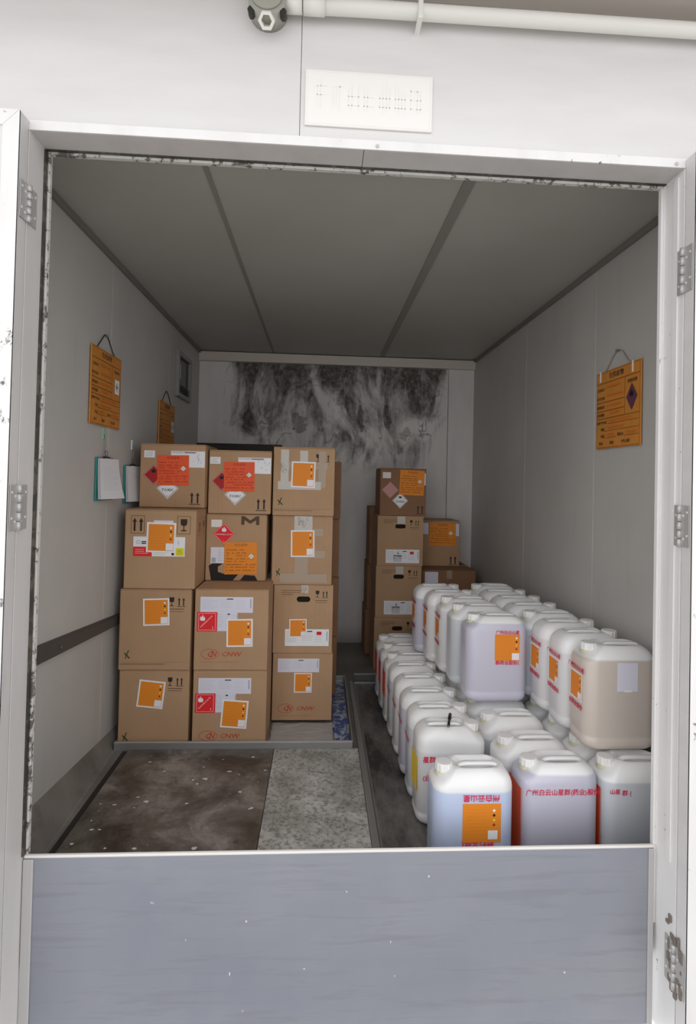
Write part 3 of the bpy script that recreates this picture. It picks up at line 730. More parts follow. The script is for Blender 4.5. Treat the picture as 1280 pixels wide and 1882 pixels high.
class Carton:
    """box on its base; fx, fy are fractions from the left / from the top of its front face"""
    def __init__(s, label, x0, x1, y0, d, z0, z1, mat='cardboard', hole=False, rz=0.0, group=None):
        s.w, s.d, s.h = x1 - x0, d, z1 - z0 - .002
        s.o = empty('cardboard_box', ((x0 + x1) / 2, y0 + d / 2, z0 + .001), rz); tag(s.o, label, 'box', group or 'cardboard boxes')
        w, h = s.w, s.h; a = w / 2; yf = -d / 2; t = .005
        mb = MB()
        if hole:
            # front board with a real hand hole
            hx, hz, hw, hh = 0, h * .79, w * .115, h * .042
            n = 8; inner = []
            for c, (sx_, st) in enumerate(((1, -90), (1, 0), (-1, 90), (-1, 180))):
                pass
            for q in range(24):
                an = 2 * math.pi * q / 24; cx = math.cos(an); sz = math.sin(an)
                inner.append((hx + (hw - hh) * (1 if cx > 1e-6 else -1 if cx < -1e-6 else 0) + hh * cx, hz + hh * sz))
            outer = []
            for p in inner:
                an = math.atan2(p[1] - hz, p[0] - hx); outer.append(an)
            bmm = mb.bm
            ov = [(-a, 0), (a, 0), (a, h), (-a, h)]
            # split the front into a grid of four strips round the hole's bounding box, then fan to the hole
            bx0, bx1, bz0, bz1 = -hw - .004, hw + .004, hz - hh - .004, hz + hh + .004
            for (p, q) in (((-a, 0), (a, bz0)), ((-a, bz1), (a, h)), ((-a, bz0), (bx0, bz1)), ((bx1, bz0), (a, bz1))):
                mb.faces([(p[0], yf, p[1]), (q[0], yf, p[1]), (q[0], yf, q[1]), (p[0], yf, q[1])], [(0, 1, 2, 3)])
            ring = []
            for p in inner:
                dx, dz = p[0] - hx, p[1] - hz
                m = max(abs(dx) / (bx1), abs(dz) / (bz1 - hz)); ring.append((hx + dx / m, hz + dz / m))
            nn = len(inner)
            vs = [(p[0], yf, p[1]) for p in inner] + [(p[0], yf, p[1]) for p in ring] + [(p[0], yf + t, p[1]) for p in inner]
            mb.faces(vs, [(i, (i + 1) % nn, nn + (i + 1) % nn, nn + i) for i in range(nn)] + [(i, (i + 1) % nn, 2 * nn + (i + 1) % nn, 2 * nn + i) for i in range(nn)])
            for c in ((bx0, bz0), (bx1, bz0), (bx1, bz1), (bx0, bz1)):
                near = sorted(range(nn), key=lambda i: (ring[i][0] - c[0]) ** 2 + (ring[i][1] - c[1]) ** 2)[:2]
                mb.faces([(c[0], yf, c[1]), (ring[near[0]][0], yf, ring[near[0]][1]), (ring[near[1]][0], yf, ring[near[1]][1])], [(0, 1, 2)])
            # remaining five sides
            mb.faces([(-a, yf, 0), (a, yf, 0), (a, -yf, 0), (-a, -yf, 0), (-a, yf, h - t), (a, yf, h - t), (a, -yf, h - t), (-a, -yf, h - t)], [(0, 1, 2, 3), (4, 5, 6, 7), (1, 2, 6, 5), (2, 3, 7, 6), (3, 0, 4, 7)])
            mb.build('body', mat, s.o)
            MB().box((-hw - .01, yf + .03, hz - hh - .02), (hw + .01, yf + .034, hz + hh + .02)).build('inner_shade', 'inner_dark', s.o)  # near-black sheet painting the shade inside the hand hole
        else:
            mb.box((-a, yf, 0), (a, -yf, h - t), .005); mb.build('body', mat, s.o)
        for q in (-1, 1):
            MB().box((-a + .001, min(q * .0015, q * (d / 2 - .001)), h - t), (a - .001, max(q * .0015, q * (d / 2 - .001)), h), .0012).build('top_flap', mat, s.o)
        s.yf = yf
    def P(s, fx, fy, k=0): return (-s.w / 2 + fx * s.w, s.yf - .0004 - .0012 * k, s.h * (1 - fy))
    def st(s, name, fx, fy, w, h, col, ang=0, ink=None, k=0, label=None): return sticker(s.o, name, w, h, col, s.P(fx, fy, k), ang, ink, label=label)
    def ink(s, k, name='print'): return k.build(name, s.o, (-s.w / 2, s.yf - .0001, 0))
    def tape(s, fx0, fy0, fx1, fy1, mat='tape', k=0):
        s.nt = getattr(s, 'nt', 0) + 1; k = .22 * s.nt - .2
        w, h = (fx1 - fx0) * s.w, (fy1 - fy0) * s.h
        o = sticker(s.o, 'tape', w, h, mat, s.P((fx0 + fx1) / 2, (fy0 + fy1) / 2, k)); return o
    def toptape(s, y=0): MB().box((-s.w / 2, -.024, s.h), (s.w / 2, .024, s.h + .0006)).build('tape', 'tape', s.o)
    def haz(s, fx, fy, w, h, ang=0, seed=1, k=2): return s.st('orange_label', fx, fy, w, h, 'ink_white', ang, orange_label(w, h, seed), k, 'small orange hazard label with white border')
    def klogo(s, fx, fy, z=.05, col='green'):
        k = Ink(); x, y = fx * s.w, s.h * (1 - fy)
        k.poly([(x + .0, y), (x + .014, y), (x + .030, y + z * .55), (x + .022, y + z * .72)], col) if False else None
        k.poly([(x - z * .10, y + z * .32), (x + z * .02, y + z * .30), (x + z * .28, y + z * .95), (x + z * .14, y + z * .98)], col)
        k.poly([(x - z * .30, y + z * .62), (x - z * .18, y + z * .72), (x + z * .02, y + z * .42), (x - z * .1, y + z * .33)], col)
        k.poly([(x - z * .06, y + z * .40), (x + z * .06, y + z * .46), (x + z * .42, y + z * .06), (x + z * .22, y + z * .02)], col)
        k.poly([(x - z * .22, y + z * .0), (x - z * .08, y + z * .02), (x + z * .0, y + z * .30), (x - z * .10, y + z * .30)], col)
        s.ink(k, 'printed_logo')
    def sym(s, kind, x, y, h, col='ink', gap=None, frame=None):
        k = Ink()
        if frame: k.frame(-frame[0], -frame[1], frame[0], frame[1], .0025, 'brown'); k.lay()
        if kind == 'glass': k.cup(0, -h / 2, h, col)
        else: k.arrows(0, -h / 2, h, col, gap, not frame)
        return k.build(kind + '_symbol', s.o, (-s.w / 2 + x, s.yf - .0001, y))
    def kbox(s, base=True):
        w, h = s.w, s.h
        s.sym('glass', w * .725, h * .85, h * .11); s.sym('arrow', w * .86, h * .85, h * .10, 'ink', h * .055)
        k = Ink(); k.rect(w * .70, h * .755, w * .90, h * .762, 'ink'); k.rect(w * .70, h * .725, w * .89, h * .731, 'brown'); s.ink(k, 'printed_lines')
        if base: k = Ink(); k.rect(w * .02, h * .072, w * .65, h * .078, 'brown'); k.rect(w * .02, h * .098, w * .96, h * .1, 'brown'); s.ink(k, 'printed_lines')
    def holebox(s):
        k = Ink(); w, h = s.w, s.h
        for i, e in enumerate((.46, .44, .33)): k.rect(w * .13, h * (.915 - i * .03), w * e, h * (.922 - i * .03), 'brown')
        s.ink(k, 'printed_lines'); k = Ink()
        s.sym('glass', w * .735, h * .87, h * .10); s.sym('arrow', w * .865, h * .87, h * .09, 'ink', h * .05)
        k.rect(w * .70, h * .77, w * .91, h * .777, 'ink'); k.rect(w * .71, h * .74, w * .90, h * .745, 'brown'); s.ink(k, 'printed_lines')
    def cnw(s, fy, fx=.2):
        k = Ink(); x, y = fx * s.w, s.h * (1 - fy); e = .03
        k.ring(x, y, .052, .030, .003, 'logo'); k.lay(); k.text('C', x - .0205, y - .018, .054, 'logo', slant=.25); k.lay(); k.text('N', x + .0035, y - .014, .042, 'logo', slant=.25); k.text('CNW', x + .0635, y - .012, .036, 'logo', sx=1.25, slant=.2); k.lay(); k.text('C', x - .022, y - .018, .054, 'logo', slant=.25); k.text('N', x + .002, y - .014, .042, 'logo', slant=.25)
        k.text('CNW', x + .062, y - .012, .036, 'logo', sx=1.25, slant=.2); k.rect(fx * s.w - .05, y - .046, fx * s.w + .16, y - .0445, 'logo'); s.ink(k, 'printed_logo')

# ---- stack A (by the left wall)
A1 = Carton('carton with a tilted orange label at the bottom left of the tray', .052, .447, 1.278, .40, .0065, .442); A1.kbox(False); A1.haz(.46, .315, .148, .155, R(-6), 1); A1.klogo(.10, .93, .05)
A2 = Carton('carton above the bottom left one, orange label beside a printed glass symbol', .046, .448, 1.270, .40, .442, .904); A2.kbox(); A2.haz(.513, .278, .148, .155, R(2), 2); A2.klogo(.115, .86, .05)
A3 = Carton('carton with red and yellow product label and framed arrow symbols', .060, .462, 1.275, .40, .904, 1.36)
w, h = A3.w, A3.h
A3.sym('arrow', .18 * w, .81 * h, .075, 'ink', .036, (.038, .052)); A3.sym('glass', .827 * w, .81 * h, .07, 'ink', None, (.038, .052))
w_, h_ = .292, .112; k = Ink(); k.rect(-w_ / 2, -h_ / 2, -.04, -.002, 'red'); k.rect(.095, -h_ / 2 + .004, w_ / 2 - .004, -.008, 'yellow'); k.lay()
k.ring(-.118, .024, .011, .011, .003, 'grey'); k.lines(-.10, .012, -.04, .032, 2, .006, 'black', False); k.lines(-.135, -.045, -.06, -.012, 3, .002, 'cream'); k.lines(-.03, -.05, .06, -.03, 2, .002, 'grey'); k.disc(.078, -.042, .008, .008, 'black'); k.lines(.10, -.045, .138, -.015, 4, .0015, 'green'); k.rect(.107, .012, .109, .034, 'green')
A3.st('product_label', .487, .465, w_, h_, 'ink_white', 0, k.mesh(), 0)
A3.st('address_label', .54, .15, .11, .014, 'ink_lilac', 0, None, 0)
A3.haz(.513, .35, .165, .172, R(-1), 3)
for x, kind in ((.095, 'arrow'), (.205, 'glass')):
    k = Ink(); k.frame(-.035, -.05, .035, .05, .002, 'brown'); (k.arrows(0, -.035, .07, 'brown', .03, False) if kind == 'arrow' else k.cup(0, -.035, .065, 'brown'))
    k.build(kind + '_symbol', A3.o, (A3.w / 2 + .0001, -A3.d / 2 + x, .35), (0, 0, RL))
def toxbox(b, orange_fx, seed, col='ink_orange_r', sm=True):
    w, h = b.w, b.h
    if sm:
        k = Ink(); k.lines(-.024, -.016, .026, .016, 4, .002, 'grey'); b.st('paper_label', .14 if seed < 12 else .10, .165, .064, .043, 'ink_white', 0, k.mesh(), 0)
    random.seed(seed); k = Ink(); k.lines(-.10, .035, .0, .048, 3, .002, 'grey'); k.lines(-.02, .036, .06, .046, 2, .003, 'black')
    for i in range(14):
        x, y = random.uniform(.02, .09), random.uniform(-.035, .035); an = random.uniform(0, 3.14); L = random.uniform(.008, .02)
        k.poly([(x, y), (x + L * math.cos(an), y + L * math.sin(an)), (x + L * math.cos(an) + .0018, y + L * math.sin(an)), (x + .0018, y)], random.choice(('black', 'grey', 'dred', 'green')))
    b.st('shipping_label', .73, .235, .205, .10, 'ink_white', 0, k.mesh(), 0)
    diamond_sticker(b.o, 'hazard_diamond', .062, 'ink_dred', b.P(.21, .49, 1), red_diamond(.062, False), 'dark red flammable diamond')
    diamond_sticker(b.o, 'hazard_diamond', .066, 'ink_white', b.P(.43, .70, 1), toxic(.066), 'white diamond reading TOXIC')
    b.st('orange_label', orange_fx, .415, .19, .185, col, R(1), plain_orange(.19, .185, seed, ink='dred' if 'r' in col[-2:] else 'oink'), 3, 'large orange red hazard label')
    k = Ink(); k.arrows(w * .85, h * .075, h * .17, 'ink', h * .09); s_ = b.ink(k, 'arrow_symbol')
A4 = Carton('topmost left carton with an orange red label over a TOXIC diamond, nearest the clipboards', .072, .464, 1.47, .38, 1.361, 1.752); toxbox(A4, .51, 11)
# ---- stack B
B1 = Carton('bottom carton with tilted orange label and red flammable square, middle stack', .470, .890, 1.272, .42, .0065, .443)
B2 = Carton('second carton up in the middle stack with straight orange label and red flammable square', .469, .890, 1.268, .42, .443, .909)
for b, oa, seed in ((B1, R(-4), 21), (B2, R(1), 22)):
    f = 1.0 if b is B2 else .465 / .435
    b.st('product_label', .43, .19 * f, .30, .09, 'ink_lilac', 0, white_label(.30, .09, seed), 0); b.st('product_label', .445, .395 * f, .115, .112, 'ink_lilac', 0, white_label(.115, .112, seed + 5), 0)
    b.st('flammable_label', .17, .40 * f, .114, .110, 'ink_red', 0, red_square(.112), 1, 'red flammable liquid square')
    b.haz(.615 if b is B2 else .57, .535 * f, .150, .160, oa, seed); b.cnw(.80 * f if b is B2 else .86, .22)
B3 = Carton('carton with a large dark printed M, red diamond and orange label', .468, .842, 1.53, .36, .909, 1.325)
k = Ink(); w, h = B3.w, B3.h; x, y, mw_, mh = w * .575, h * .845, w * .30, h * .13
k.poly([(x, y), (x + mw_ * .17, y), (x + mw_ * .17, y + mh * .45), (x + mw_ * .5, y), (x + mw_ * .83, y + mh * .45), (x + mw_ * .83, y), (x + mw_, y), (x + mw_, y + mh), (x + mw_ * .80, y + mh), (x + mw_ * .5, y + mh * .5), (x + mw_ * .2, y + mh), (x, y + mh)], 'black') if False else None
for q in ([(x, y), (x + mw_ * .18, y), (x + mw_ * .18, y + mh), (x, y + mh)], [(x + mw_ * .82, y), (x + mw_, y), (x + mw_, y + mh), (x + mw_ * .82, y + mh)],
          [(x + mw_ * .18, y + mh), (x + mw_ * .18, y + mh * .55), (x + mw_ * .5, y + mh * .12), (x + mw_ * .5, y + mh * .52)], [(x + mw_ * .82, y + mh), (x + mw_ * .5, y + mh * .52), (x + mw_ * .5, y + mh * .12), (x + mw_ * .82, y + mh * .55)]): k.poly(q, 'brown')
B3.ink(k, 'printed_letter'); k = Ink(); k.poly([(.055 * w, .22 * h), (.12 * w, .26 * h), (.30 * w, .26 * h), (.21 * w, .21 * h), (.21 * w, .13 * h), (.32 * w, .10 * h), (.10 * w, .005 * h)], 'black'); k.poly([(.10 * w, .005 * h), (.32 * w, .10 * h), (.55 * w, .10 * h), (.46 * w, .005 * h)], 'black'); k.poly([(.575 * w, .005 * h), (.65 * w, .09 * h), (.82 * w, .08 * h), (.87 * w, .005 * h)], 'black')
B3.ink(k, 'dark_lettering')
B3.st('paper_label', .17, .14, .066, .046, 'ink_cream', 0, None, 0); diamond_sticker(B3.o, 'hazard_diamond', .068, 'ink_red', B3.P(.296, .297, 1), red_diamond(.068), 'red flammable liquid diamond')
k = Ink(); k.lines(.005, -.04, .035, .035, 6, .0025, 'grey'); k.rect(-.035, -.045, -.01, -.015, 'grey'); B3.st('product_label', .195, .62, .082, .10, 'ink_lilac', 0, k.mesh(), 0)
B3.st('orange_label', .583, .66, .202, .20, 'ink_orange', R(1), plain_orange(.202, .20, 31), 2, 'large orange hazard label')
B4 = Carton('topmost middle carton with an orange red label over a TOXIC diamond', .474, .862, 1.53, .36, 1.3265, 1.726); toxbox(B4, .49, 12)
# ---- stack C (right of the left block)
C1 = Carton('lowest carton of the third stack, white strip label above a small orange one', .8975, 1.278, 1.575, .38, .0205, .450)
C1.st('product_label', .43, .185, .262, .086, 'ink_lilac', 0, white_label(.262, .086, 41), 0); C1.haz(.51, .44, .112, .124, 0, 41); C1.cnw(.82, .235)
C2 = Carton('carton with hand hole and small orange label, second up in the third stack', .8955, 1.270, 1.57, .38, .450, .881, hole=True); C2.holebox()
C2.st('product_label', .573, .775, .278, .106, 'ink_white', 0, white_label(.278, .106, 42, True), 0); C2.haz(.417, .635, .110, .115, R(1), 42); C2.tape(.46, 0, .58, .12, 'tape_white')  # pale strip at the top carries the tape's glare in its colour
C3 = Carton('carton with shiny crumpled tape round its orange label, third up', .876, 1.258, 1.565, .38, .881, 1.32)
for t in ((.36, 0, .66, .22), (.66, .18, .84, .29), (.62, .50, .88, .61), (.38, .56, .60, .84), (.14, .84, .92, .965)): C3.tape(*t, mat='tape_white' if t[1] == 0 else 'tape')
C3.haz(.505, .40, .150, .170, R(1), 43); C3.klogo(.105, .87, .048)
C4 = Carton('topmost carton of the third stack, orange label framed by strips of tape', .872, 1.262, 1.56, .38, 1.32, 1.758); C4.kbox()
for i, t in enumerate(((.12, .04, .25, .585), (.735, .05, .855, .585), (.43, .05, .56, .22), (.25, .215, .89, .32), (.08, .50, .78, .62))): C4.tape(*t, mat='tape' if i % 2 else 'tape_white', k=i % 2 * .4)
C4.haz(.49, .40, .152, .165, R(-1), 44); C4.klogo(.117, .85, .05); C4.toptape()
# crumpled tape: its highlights modelled as pale wrinkle strands
for b, fx, fy, n in ((C2, .53, .06, 9), (C3, .51, .08, 12), (C4, .19, .3, 8)):
    mb = MB(); rr = random.Random(n)
    for i in range(n):
        x, z = -b.w / 2 + fx * b.w + rr.uniform(-.03, .03), b.h * (1 - fy) + rr.uniform(-.03, .02); mb.tube([(x, b.yf - .003, z - .012), (x + rr.uniform(-.01, .01), b.yf - .008, z), (x + rr.uniform(-.012, .012), b.yf - .003, z + .014)], .0012, 5)
    mb.build('tape_wrinkle_glint', 'tape_white', b.o)
# ---- cartons behind stack C, only their right edges show
z = .0065
for i, hh in enumerate((.42, .425, .42, .415)):
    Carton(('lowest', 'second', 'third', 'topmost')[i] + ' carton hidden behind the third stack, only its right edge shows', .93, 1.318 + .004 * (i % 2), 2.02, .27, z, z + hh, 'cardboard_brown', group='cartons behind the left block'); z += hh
# ---- back right tower D
D1 = Carton('lowest hand hole carton of the back tower, half hidden by jerrycans', 1.645, 2.028, 2.58, .37, 0.0, .426, hole=True); D1.holebox()
D2 = Carton('hand hole carton with white label, second up in the back tower', 1.650, 2.030, 2.58, .37, .426, .854, hole=True); D2.holebox()
D3 = Carton('hand hole carton with white label, third up in the back tower', 1.655, 2.036, 2.575, .37, .854, 1.269, hole=True); D3.holebox()
for b, s in ((D2, 51), (D3, 52)): b.st('product_label', .557, .81, .28, .112, 'ink_white', 0, white_label(.28, .112, s, b is D3, True), 0); b.tape(.43, .01, .60, .16, 'tape_white')
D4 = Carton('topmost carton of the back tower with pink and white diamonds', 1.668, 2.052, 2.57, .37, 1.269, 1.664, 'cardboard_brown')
D4.st('paper_label', .14, .15, .068, .05, 'ink_cream', 0, None, 0); diamond_sticker(D4.o, 'hazard_diamond', .068, 'ink_pink', D4.P(.22, .46, 0), None, 'faded pink diamond'); diamond_sticker(D4.o, 'hazard_diamond', .066, 'ink_white', D4.P(.44, .68, 1), toxic(.066), 'white diamond reading TOXIC')
D4.st('orange_label', .69, .30, .205, .208, 'ink_orange', R(-2), plain_orange(.205, .208, 53), 2); D4.st('paper_label', .965, .22, .02, .10, 'ink_lilac', 0, None, 0)
k = Ink(); k.arrows(D4.w * .88, D4.h * .06, D4.h * .16, 'ink', D4.h * .09); D4.ink(k, 'arrow_symbol')
# ---- E, F beside the tower, G behind it
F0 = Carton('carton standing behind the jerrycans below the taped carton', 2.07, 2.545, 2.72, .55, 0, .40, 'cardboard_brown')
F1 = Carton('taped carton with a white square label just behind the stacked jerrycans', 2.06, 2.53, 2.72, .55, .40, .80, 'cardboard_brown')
k = Ink(); F1.st('paper_label', .18, .20, .115, .13, 'ink_lilac', 0, None, 0); F1.tape(.46, 0, .56, .18); F1.toptape()
E1 = Carton('carton with orange label against the right wall, on top of the taped carton', 2.078, 2.438, 2.93, .34, .801, 1.212)
E1.st('paper_label', .10, .18, .075, .10, 'ink_lilac', 0, None, 0); E1.st('orange_label', .56, .30, .235, .20, 'ink_orange', R(-1), plain_orange(.235, .20, 54), 2); E1.st('paper_label', .94, .20, .03, .11, 'ink_lilac', 0, None, 0)
k = Ink(); k.arrows(E1.w * .84, E1.h * .05, E1.h * .17, 'ink', E1.h * .1); E1.ink(k, 'arrow_symbol')
z = 0
for i, hh in enumerate((.405, .405, .51)):
    Carton(('lowest', 'middle', 'topmost')[i] + ' carton squeezed between the back tower and the mouldy wall', 1.60 + .012 * i, 1.98, 2.962, .335, z, z + hh, 'cardboard_brown', group='cartons behind the back tower'); z += hh

# ================================================================ JERRYCANS
JW, JD, JH = .318, .184, .44
def rrect(w, d, r, n=6):
    pts = []
    for cx, cy, a0 in ((w / 2 - r, d / 2 - r, 0), (-w / 2 + r, d / 2 - r, 90), (-w / 2 + r, -d / 2 + r, 180), (w / 2 - r, -d / 2 + r, 270)):
        for i in range(n + 1): an = R(a0 + 90 * i / n); pts.append((cx + r * math.cos(an), cy + r * math.sin(an)))
    return pts
def jug_mesh():
    mb = MB(); prof = [(0, .020), (.004, .011), (.012, .004), (.026, 0), (.045, 0), (.050, .0018), (.060, .0018), (.066, 0), (.362, 0), (.378, .0015), (.391, .0045), (.402, .009), (.412, .0155), (.420, .0225), (.4255, .030), (.4285, .036)]
    rings = []
    for z, ins in prof:
        sx = ins * 1.55
        rings.append([mb.bm.verts.new((x, y, z - .034 * min(1, max(0, (-x - .058) / .07)) ** 1.2 * max(0, (z - .35) / .08))) for x, y in rrect(JW - 2 * sx, JD - 2 * ins, max(.056 - ins * .5, .024))])
    n = len(rings[0])
    # top with the hand bowl
    last = [(v.co.x, v.co.y) for v in rings[-1]]
    for s in (.9, .8, .7, .6, .5, .4, .3, .2, .1):
        rg = []
        for x, y in last:
            px, py = x * s + .022 * (1 - s), y * s
            q = ((px - .030) / .092) ** 2 + (py / .050) ** 2
            z = .4305 - .050 * max(0, 1 - q) ** .5 - .034 * min(1, max(0, (-px - .058) / .07)) ** 1.2
            rg.append(mb.bm.verts.new((px, py, z)))
        rings.append(rg)
    for a, b in zip(rings, rings[1:]):
        for i in range(n): f = mb.bm.faces.new((a[i], a[(i + 1) % n], b[(i + 1) % n], b[i])); f.smooth = True
    mb.bm.faces.new(rings[0][::-1]); mb.bm.faces.new(rings[-1])
    me = bpy.data.meshes.new('jerrycan_body'); bmesh.ops.recalc_face_normals(mb.bm, faces=mb.bm.faces); mb.bm.to_mesh(me); mb.bm.free(); me.materials.append(M['jug_plastic']); return me
def handle_mesh():
    mb = MB(); path = [(-.056, .402), (-.050, .418), (-.040, .425), (-.02, .4285), (.074, .4285), (.096, .426), (.108, .418), (.114, .402)]; rings = []
    for i, (x, z) in enumerate(path):
        p, q = path[max(i - 1, 0)], path[min(i + 1, len(path) - 1)]; t = Vector((q[0] - p[0], 0, q[1] - p[1])).normalized(); nrm = Vector((-t.z, 0, t.x)); ring = []
        for (a, b) in ((-.012, -.005), (-.013, .003), (-.008, .008), (.008, .008), (.013, .003), (.013, -.005), (.008, -.007), (-.008, -.007)):
            ring.append(mb.bm.verts.new(Vector((x, a - .012, z)) + nrm * b))
        rings.append(ring)
    for a, b in zip(rings, rings[1:]):
        for i in range(8): f = mb.bm.faces.new((a[i], a[(i + 1) % 8], b[(i + 1) % 8], b[i])); f.smooth = True
    mb.bm.faces.new(rings[0][::-1]); mb.bm.faces.new(rings[-1])
    me = bpy.data.meshes.new('handle'); bmesh.ops.recalc_face_normals(mb.bm, faces=mb.bm.faces); mb.bm.to_mesh(me); mb.bm.free(); me.materials.append(M['jug_plastic']); return me
def cap_mesh():
    mb = MB(); n = 48; rings = []
    for z, r, rib in ((0, .0350, 1), (.026, .0345, 1), (.030, .032, 0), (.031, .026, 0)):
        rings.append([mb.bm.verts.new(((r - (.0018 if rib and k % 4 in (0, 1) else 0)) * math.cos(2 * math.pi * k / n), (r - (.0018 if rib and k % 4 in (0, 1) else 0)) * math.sin(2 * math.pi * k / n), z)) for k in range(n)])
    for a, b in zip(rings, rings[1:]):
        for i in range(n): mb.bm.faces.new((a[i], a[(i + 1) % n], b[(i + 1) % n], b[i]))
    mb.bm.faces.new(rings[0][::-1]); mb.bm.faces.new(rings[-1])
    me = bpy.data.meshes.new('cap'); mb.bm.to_mesh(me); mb.bm.free(); me.materials.append(M['cap_white']); return me
def neck_mesh():
    mb = MB(); mb.tube([(0, 0, 0), (0, 0, .010), (0, 0, .026)], [.037, .033, .030], 20); me = bpy.data.meshes.new('neck'); mb.bm.to_mesh(me); mb.bm.free(); me.materials.append(M['neck_yellow']); return me
JB, JHN, JC, JN = jug_mesh(), handle_mesh(), cap_mesh(), neck_mesh()
LBL = orange_label(.145, .145, 77); LBL_S = orange_label(.108, .120, 78)
def pen_text(lines, size, rot=0.0, col='pen'):
    k = Ink()
    for t, x, y in lines: k.text(t, x, y, size, col, 'c', rot)
    return k.mesh('handwriting')
NAME1, NAME2 = '广州白云山星群', '(药业)股份有限公司'
T_SIDE_A = pen_text([('广州白云山星', 0, .070)], .024); T_SIDE_B = pen_text([('群药业股份', 0, -.090)], .024)
def jug(label, x, y, z, cap='L', tint=(.62, .60, .66), level=.80, side=None, sc=1.0, rz=0.0, front=None, group='white plastic jerrycans'):
    o = empty('jerrycan', (x, y, z), rz); tag(o, label, 'jerrycan', group); o.scale = (sc, sc, 1)
    e = 1 if cap == 'L' else -1; rot = 0 if e == 1 else math.pi
    b = link(bpy.data.objects.new('body', JB), o); b.rotation_euler = (0, 0, rot); b.color = (*tint, level)
    h = link(bpy.data.objects.new('handle', JHN), o); h.rotation_euler = (0, 0, rot); h.location = (0, -.024 if e < 0 else 0, 0); h.color = (*tint, level)
    nk = link(bpy.data.objects.new('neck', JN), o); nk.location = (-e * .106, 0, .386)
    cp = link(bpy.data.objects.new('cap', JC), o); cp.location = (-e * .106, 0, .4015); cp.rotation_euler = (0, 0, random.uniform(0, 6))
    def put(face, w, h_, zc, off=0.0, ang=0.0, col='ink_white', ink=LBL, texts=(T_SIDE_A, T_SIDE_B)):
        if face == 'left': loc, rz_ = (-JW / 2 - .0006, -off, zc), RR
        else: loc, rz_ = (off, -JD / 2 - .0006, zc), 0.0
        s = None
        if w: s = sticker(o, 'orange_label', w, h_, col, loc, ang, ink, rz_, 'orange hazard label')
        for t in texts:
            p = link(bpy.data.objects.new('handwriting', t), o); p.location = (loc[0] - (.0016 if face == 'left' else 0), loc[1] - (0 if face == 'left' else .0016), loc[2]); p.rotation_euler = (0, 0, rz_)
        return s
    if side: put('left', .108, .120, *side, 'ink_white', LBL_S)
    if front: front(o, put)
    return o
BLUE, LAV, BEIGE, GREY, CLR = (.56, .64, .84), (.60, .59, .69), (.63, .56, .50), (.62, .65, .69), (.74, .735, .74)
def f_front(o, put):
    put('front', .150, .148, .240, .025, 0, 'ink_orange', LBL, (pen_text([('广州白云山星', -.0, .098)], .031, math.pi), pen_text([('群药业股份(', 0, -.070)], .031, math.pi)) and ())
    for t, zz, xx in (('州白云山星', .346, .022), ('群药业股(', .166, .010)):
        k = Ink(); vs, fs, w = glyphs(t); k.text(t, .5 * w * .029, 0, .029, 'pen', 'l', math.pi)
        k.build('handwriting', o, (xx, -JD / 2 - .0034, zz))
def f_mid(o, put):
    k = Ink(); vs, fs, w = glyphs('广州白云山星群(药业)股份'); k.text('广州白云山星群(药业)股份', -.150, 0, .30 / w, 'pen'); k.build('handwriting', o, (0, -JD / 2 - .0008, .325))
    put('left', .13, .29, .190, 0, 0, 'ink_orange_r', None, ())
def f_right(o, put):
    k = Ink(); k.text('山星', -.135, 0, .022, 'pen'); k.text('群 (', -.085, -.006, .024, 'pen'); k.build('handwriting', o, (0, -JD / 2 - .0008, .325)); put('left', .13, .29, .190, 0, 0, 'ink_orange_r', None, ())
def f_upmid(o, put):
    put('front', .126, .132, .280, .045, 0, 'ink_orange', LBL, ())
    for t, zz in (('广州白云山星', .350), ('群药业股份(', .196)):
        k = Ink(); vs, fs, w = glyphs(t); k.text(t, 0, 0, .122 / w, 'pen', 'c'); k.build('handwriting', o, (.045, -JD / 2 - .0034, zz))
def f_patch(o, put):
    k = Ink(); k.rect(-.045, -.055, .045, .065, 'lilac'); k.lay(); k.rect(-.015, -.058, .02, -.05, 'white'); s = k.build('paper_label', o, (.018, -JD / 2 - .0006, .305))
def f_side_pen(o, put):
    k = Ink(); k.text('星群', -.02, 0, .03, 'pen'); k.build('handwriting', o, (-.12, -JD / 2 - .0008, .290)); k = Ink(); k.text('(业', 0, 0, .028, 'pen'); k.build('handwriting', o, (-.14, -JD / 2 - .0008, .21))
    put('left', .12, .15, .22, 0, 0, 'ink_ylw', None, ())
# front row on the floor
jug('front jerrycan of pale blue liquid with an orange label on its face', 1.800, .262, .0025, 'L', BLUE, .805, None, 1.0, 0, f_front)
jug('front jerrycan with a line of red handwriting, between the two others of the front row', 2.160, .296, .0025, 'L', LAV, .90, None, 1.0, 0, f_mid)
jug('front jerrycan in the corner by the right door jamb', 2.488, .298, .0025, 'L', GREY, .83, None, 1.0, 0, f_right)
ORD = ['second', 'third', 'fourth', 'fifth', 'sixth', 'seventh', 'eighth', 'ninth', 'tenth', 'eleventh']
ys = [.620, .815, 1.018, 1.229, 1.438, 1.638, 1.842, 2.04]
for i, y in enumerate(ys):
    lab = 'jerrycan with a black marker on its handle, behind the pale blue one' if i == 0 else ORD[i] + ' jerrycan from the front in the floor row along the aisle'
    jug(lab, 1.800 - .005 * i, y, .0025, 'R' if i < 5 else 'L', (CLR, GREY, LAV, CLR, GREY, CLR, GREY, LAV)[i], .74 + .03 * (i % 3), None, 1.0, random.uniform(-.02, .02), f_side_pen if i == 0 else (lambda o, put: put('left', .12, .15, .235, 0, 0, 'ink_orange_r', None, (T_SIDE_A,))) if i > 4 else (lambda o, put: put('left', 0, 0, .20, 0, 0, 'ink_orange', None, (T_SIDE_A,))))
ys = [.484, .724, .944, 1.142, 1.335, 1.543, 1.757, 1.96]
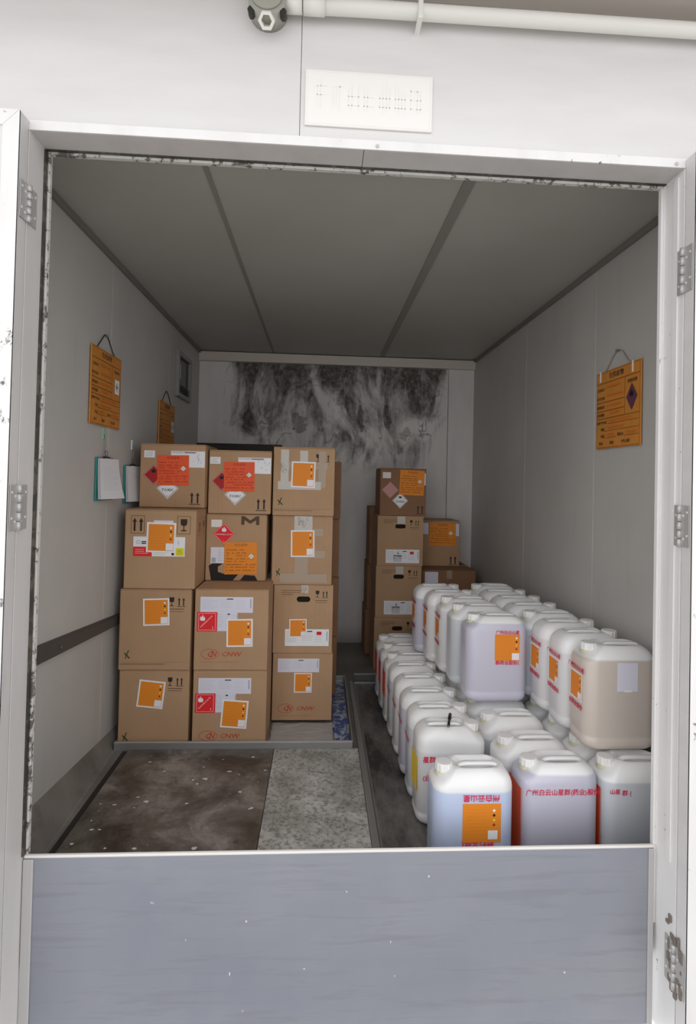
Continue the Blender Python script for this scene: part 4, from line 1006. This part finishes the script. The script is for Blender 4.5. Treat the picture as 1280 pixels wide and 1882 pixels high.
for i, y in enumerate(ys):
    jug(ORD[i] + ' jerrycan from the front in the middle floor row', 2.128 - .005 * i, y, .0025, 'L', (CLR, GREY, LAV, CLR, GREY, CLR, GREY, LAV)[i], .76, None, 1.0, random.uniform(-.015, .015))
ys = [.490, .700, .920, 1.12, 1.32, 1.52, 1.72, 1.93]
for i, y in enumerate(ys):
    jug(ORD[i] + ' jerrycan from the front in the floor row along the right wall', 2.462 - .006 * i, y, .0025, 'L', (CLR, GREY, LAV, CLR, GREY, CLR, GREY, LAV)[i], .76, None, 1.0, random.uniform(-.01, .01))
# upper layer
ZU = .4405
ups = [(2.466, .408, 'L', BEIGE, .86), (2.448, .596, 'R', CLR, .78), (2.434, .783, 'R', CLR, .80), (2.420, .970, 'L', GREY, .80), (2.402, 1.157, 'R', GREY, .80), (2.384, 1.344, 'R', GREY, .8), (2.366, 1.531, 'R', GREY, .8), (2.348, 1.718, 'L', GREY, .8)]
for i, (x, y, c, t, l) in enumerate(ups):
    lab = 'front upper jerrycan of beige liquid with a blank paper patch, by the right wall' if i == 0 else ORD[i - 1] + ' jerrycan from the front in the upper row along the right wall'
    jug(lab, x, y, ZU, c, t, l, (.245, .0, 0.0) if i < 3 else None, 1.0, 0.0, f_patch if i == 0 else None, 'upper jerrycans stacked on the floor rows')
ups = [(2.096, .905, 'L', LAV, .905), (2.072, 1.126, 'L', GREY, .82), (2.050, 1.315, 'L', CLR, .82), (2.012, 1.50, 'R', CLR, .80), (1.972, 1.69, 'R', LAV, .80)]
for i, (x, y, c, t, l) in enumerate(ups):
    lab = 'front upper jerrycan of lavender liquid with an orange label, overlooking the floor rows' if i == 0 else ORD[i - 1] + ' jerrycan from the front in the upper middle row'
    jug(lab, x, y, ZU, c, t, l, (.245, 0, 0.0) if i > 1 else None, 1.0, 0.0, f_upmid if i == 0 else None, 'upper jerrycans stacked on the floor rows')
# marker pen lying on a handle
pn = empty('marker_pen', (1.780, .545, .4455), R(-17)); tag(pn, 'black marker pen lying across a jerrycan handle', 'pen')
MB().tube([(0, 0, 0), (0, .075, .0)], .006, 12).build('barrel', 'black', pn); MB().tube([(0, .075, 0), (0, .13, 0)], .0078, 12).build('cap', 'black', pn); MB().tube([(0, -.012, 0), (0, 0, 0)], [.003, .0055], 10).build('tip', 'steel', pn)
MB().box((-.002, .085, .007), (.002, .125, .0105), .0006).build('pocket_clip', 'black', pn)
bpy.context.view_layer.update()
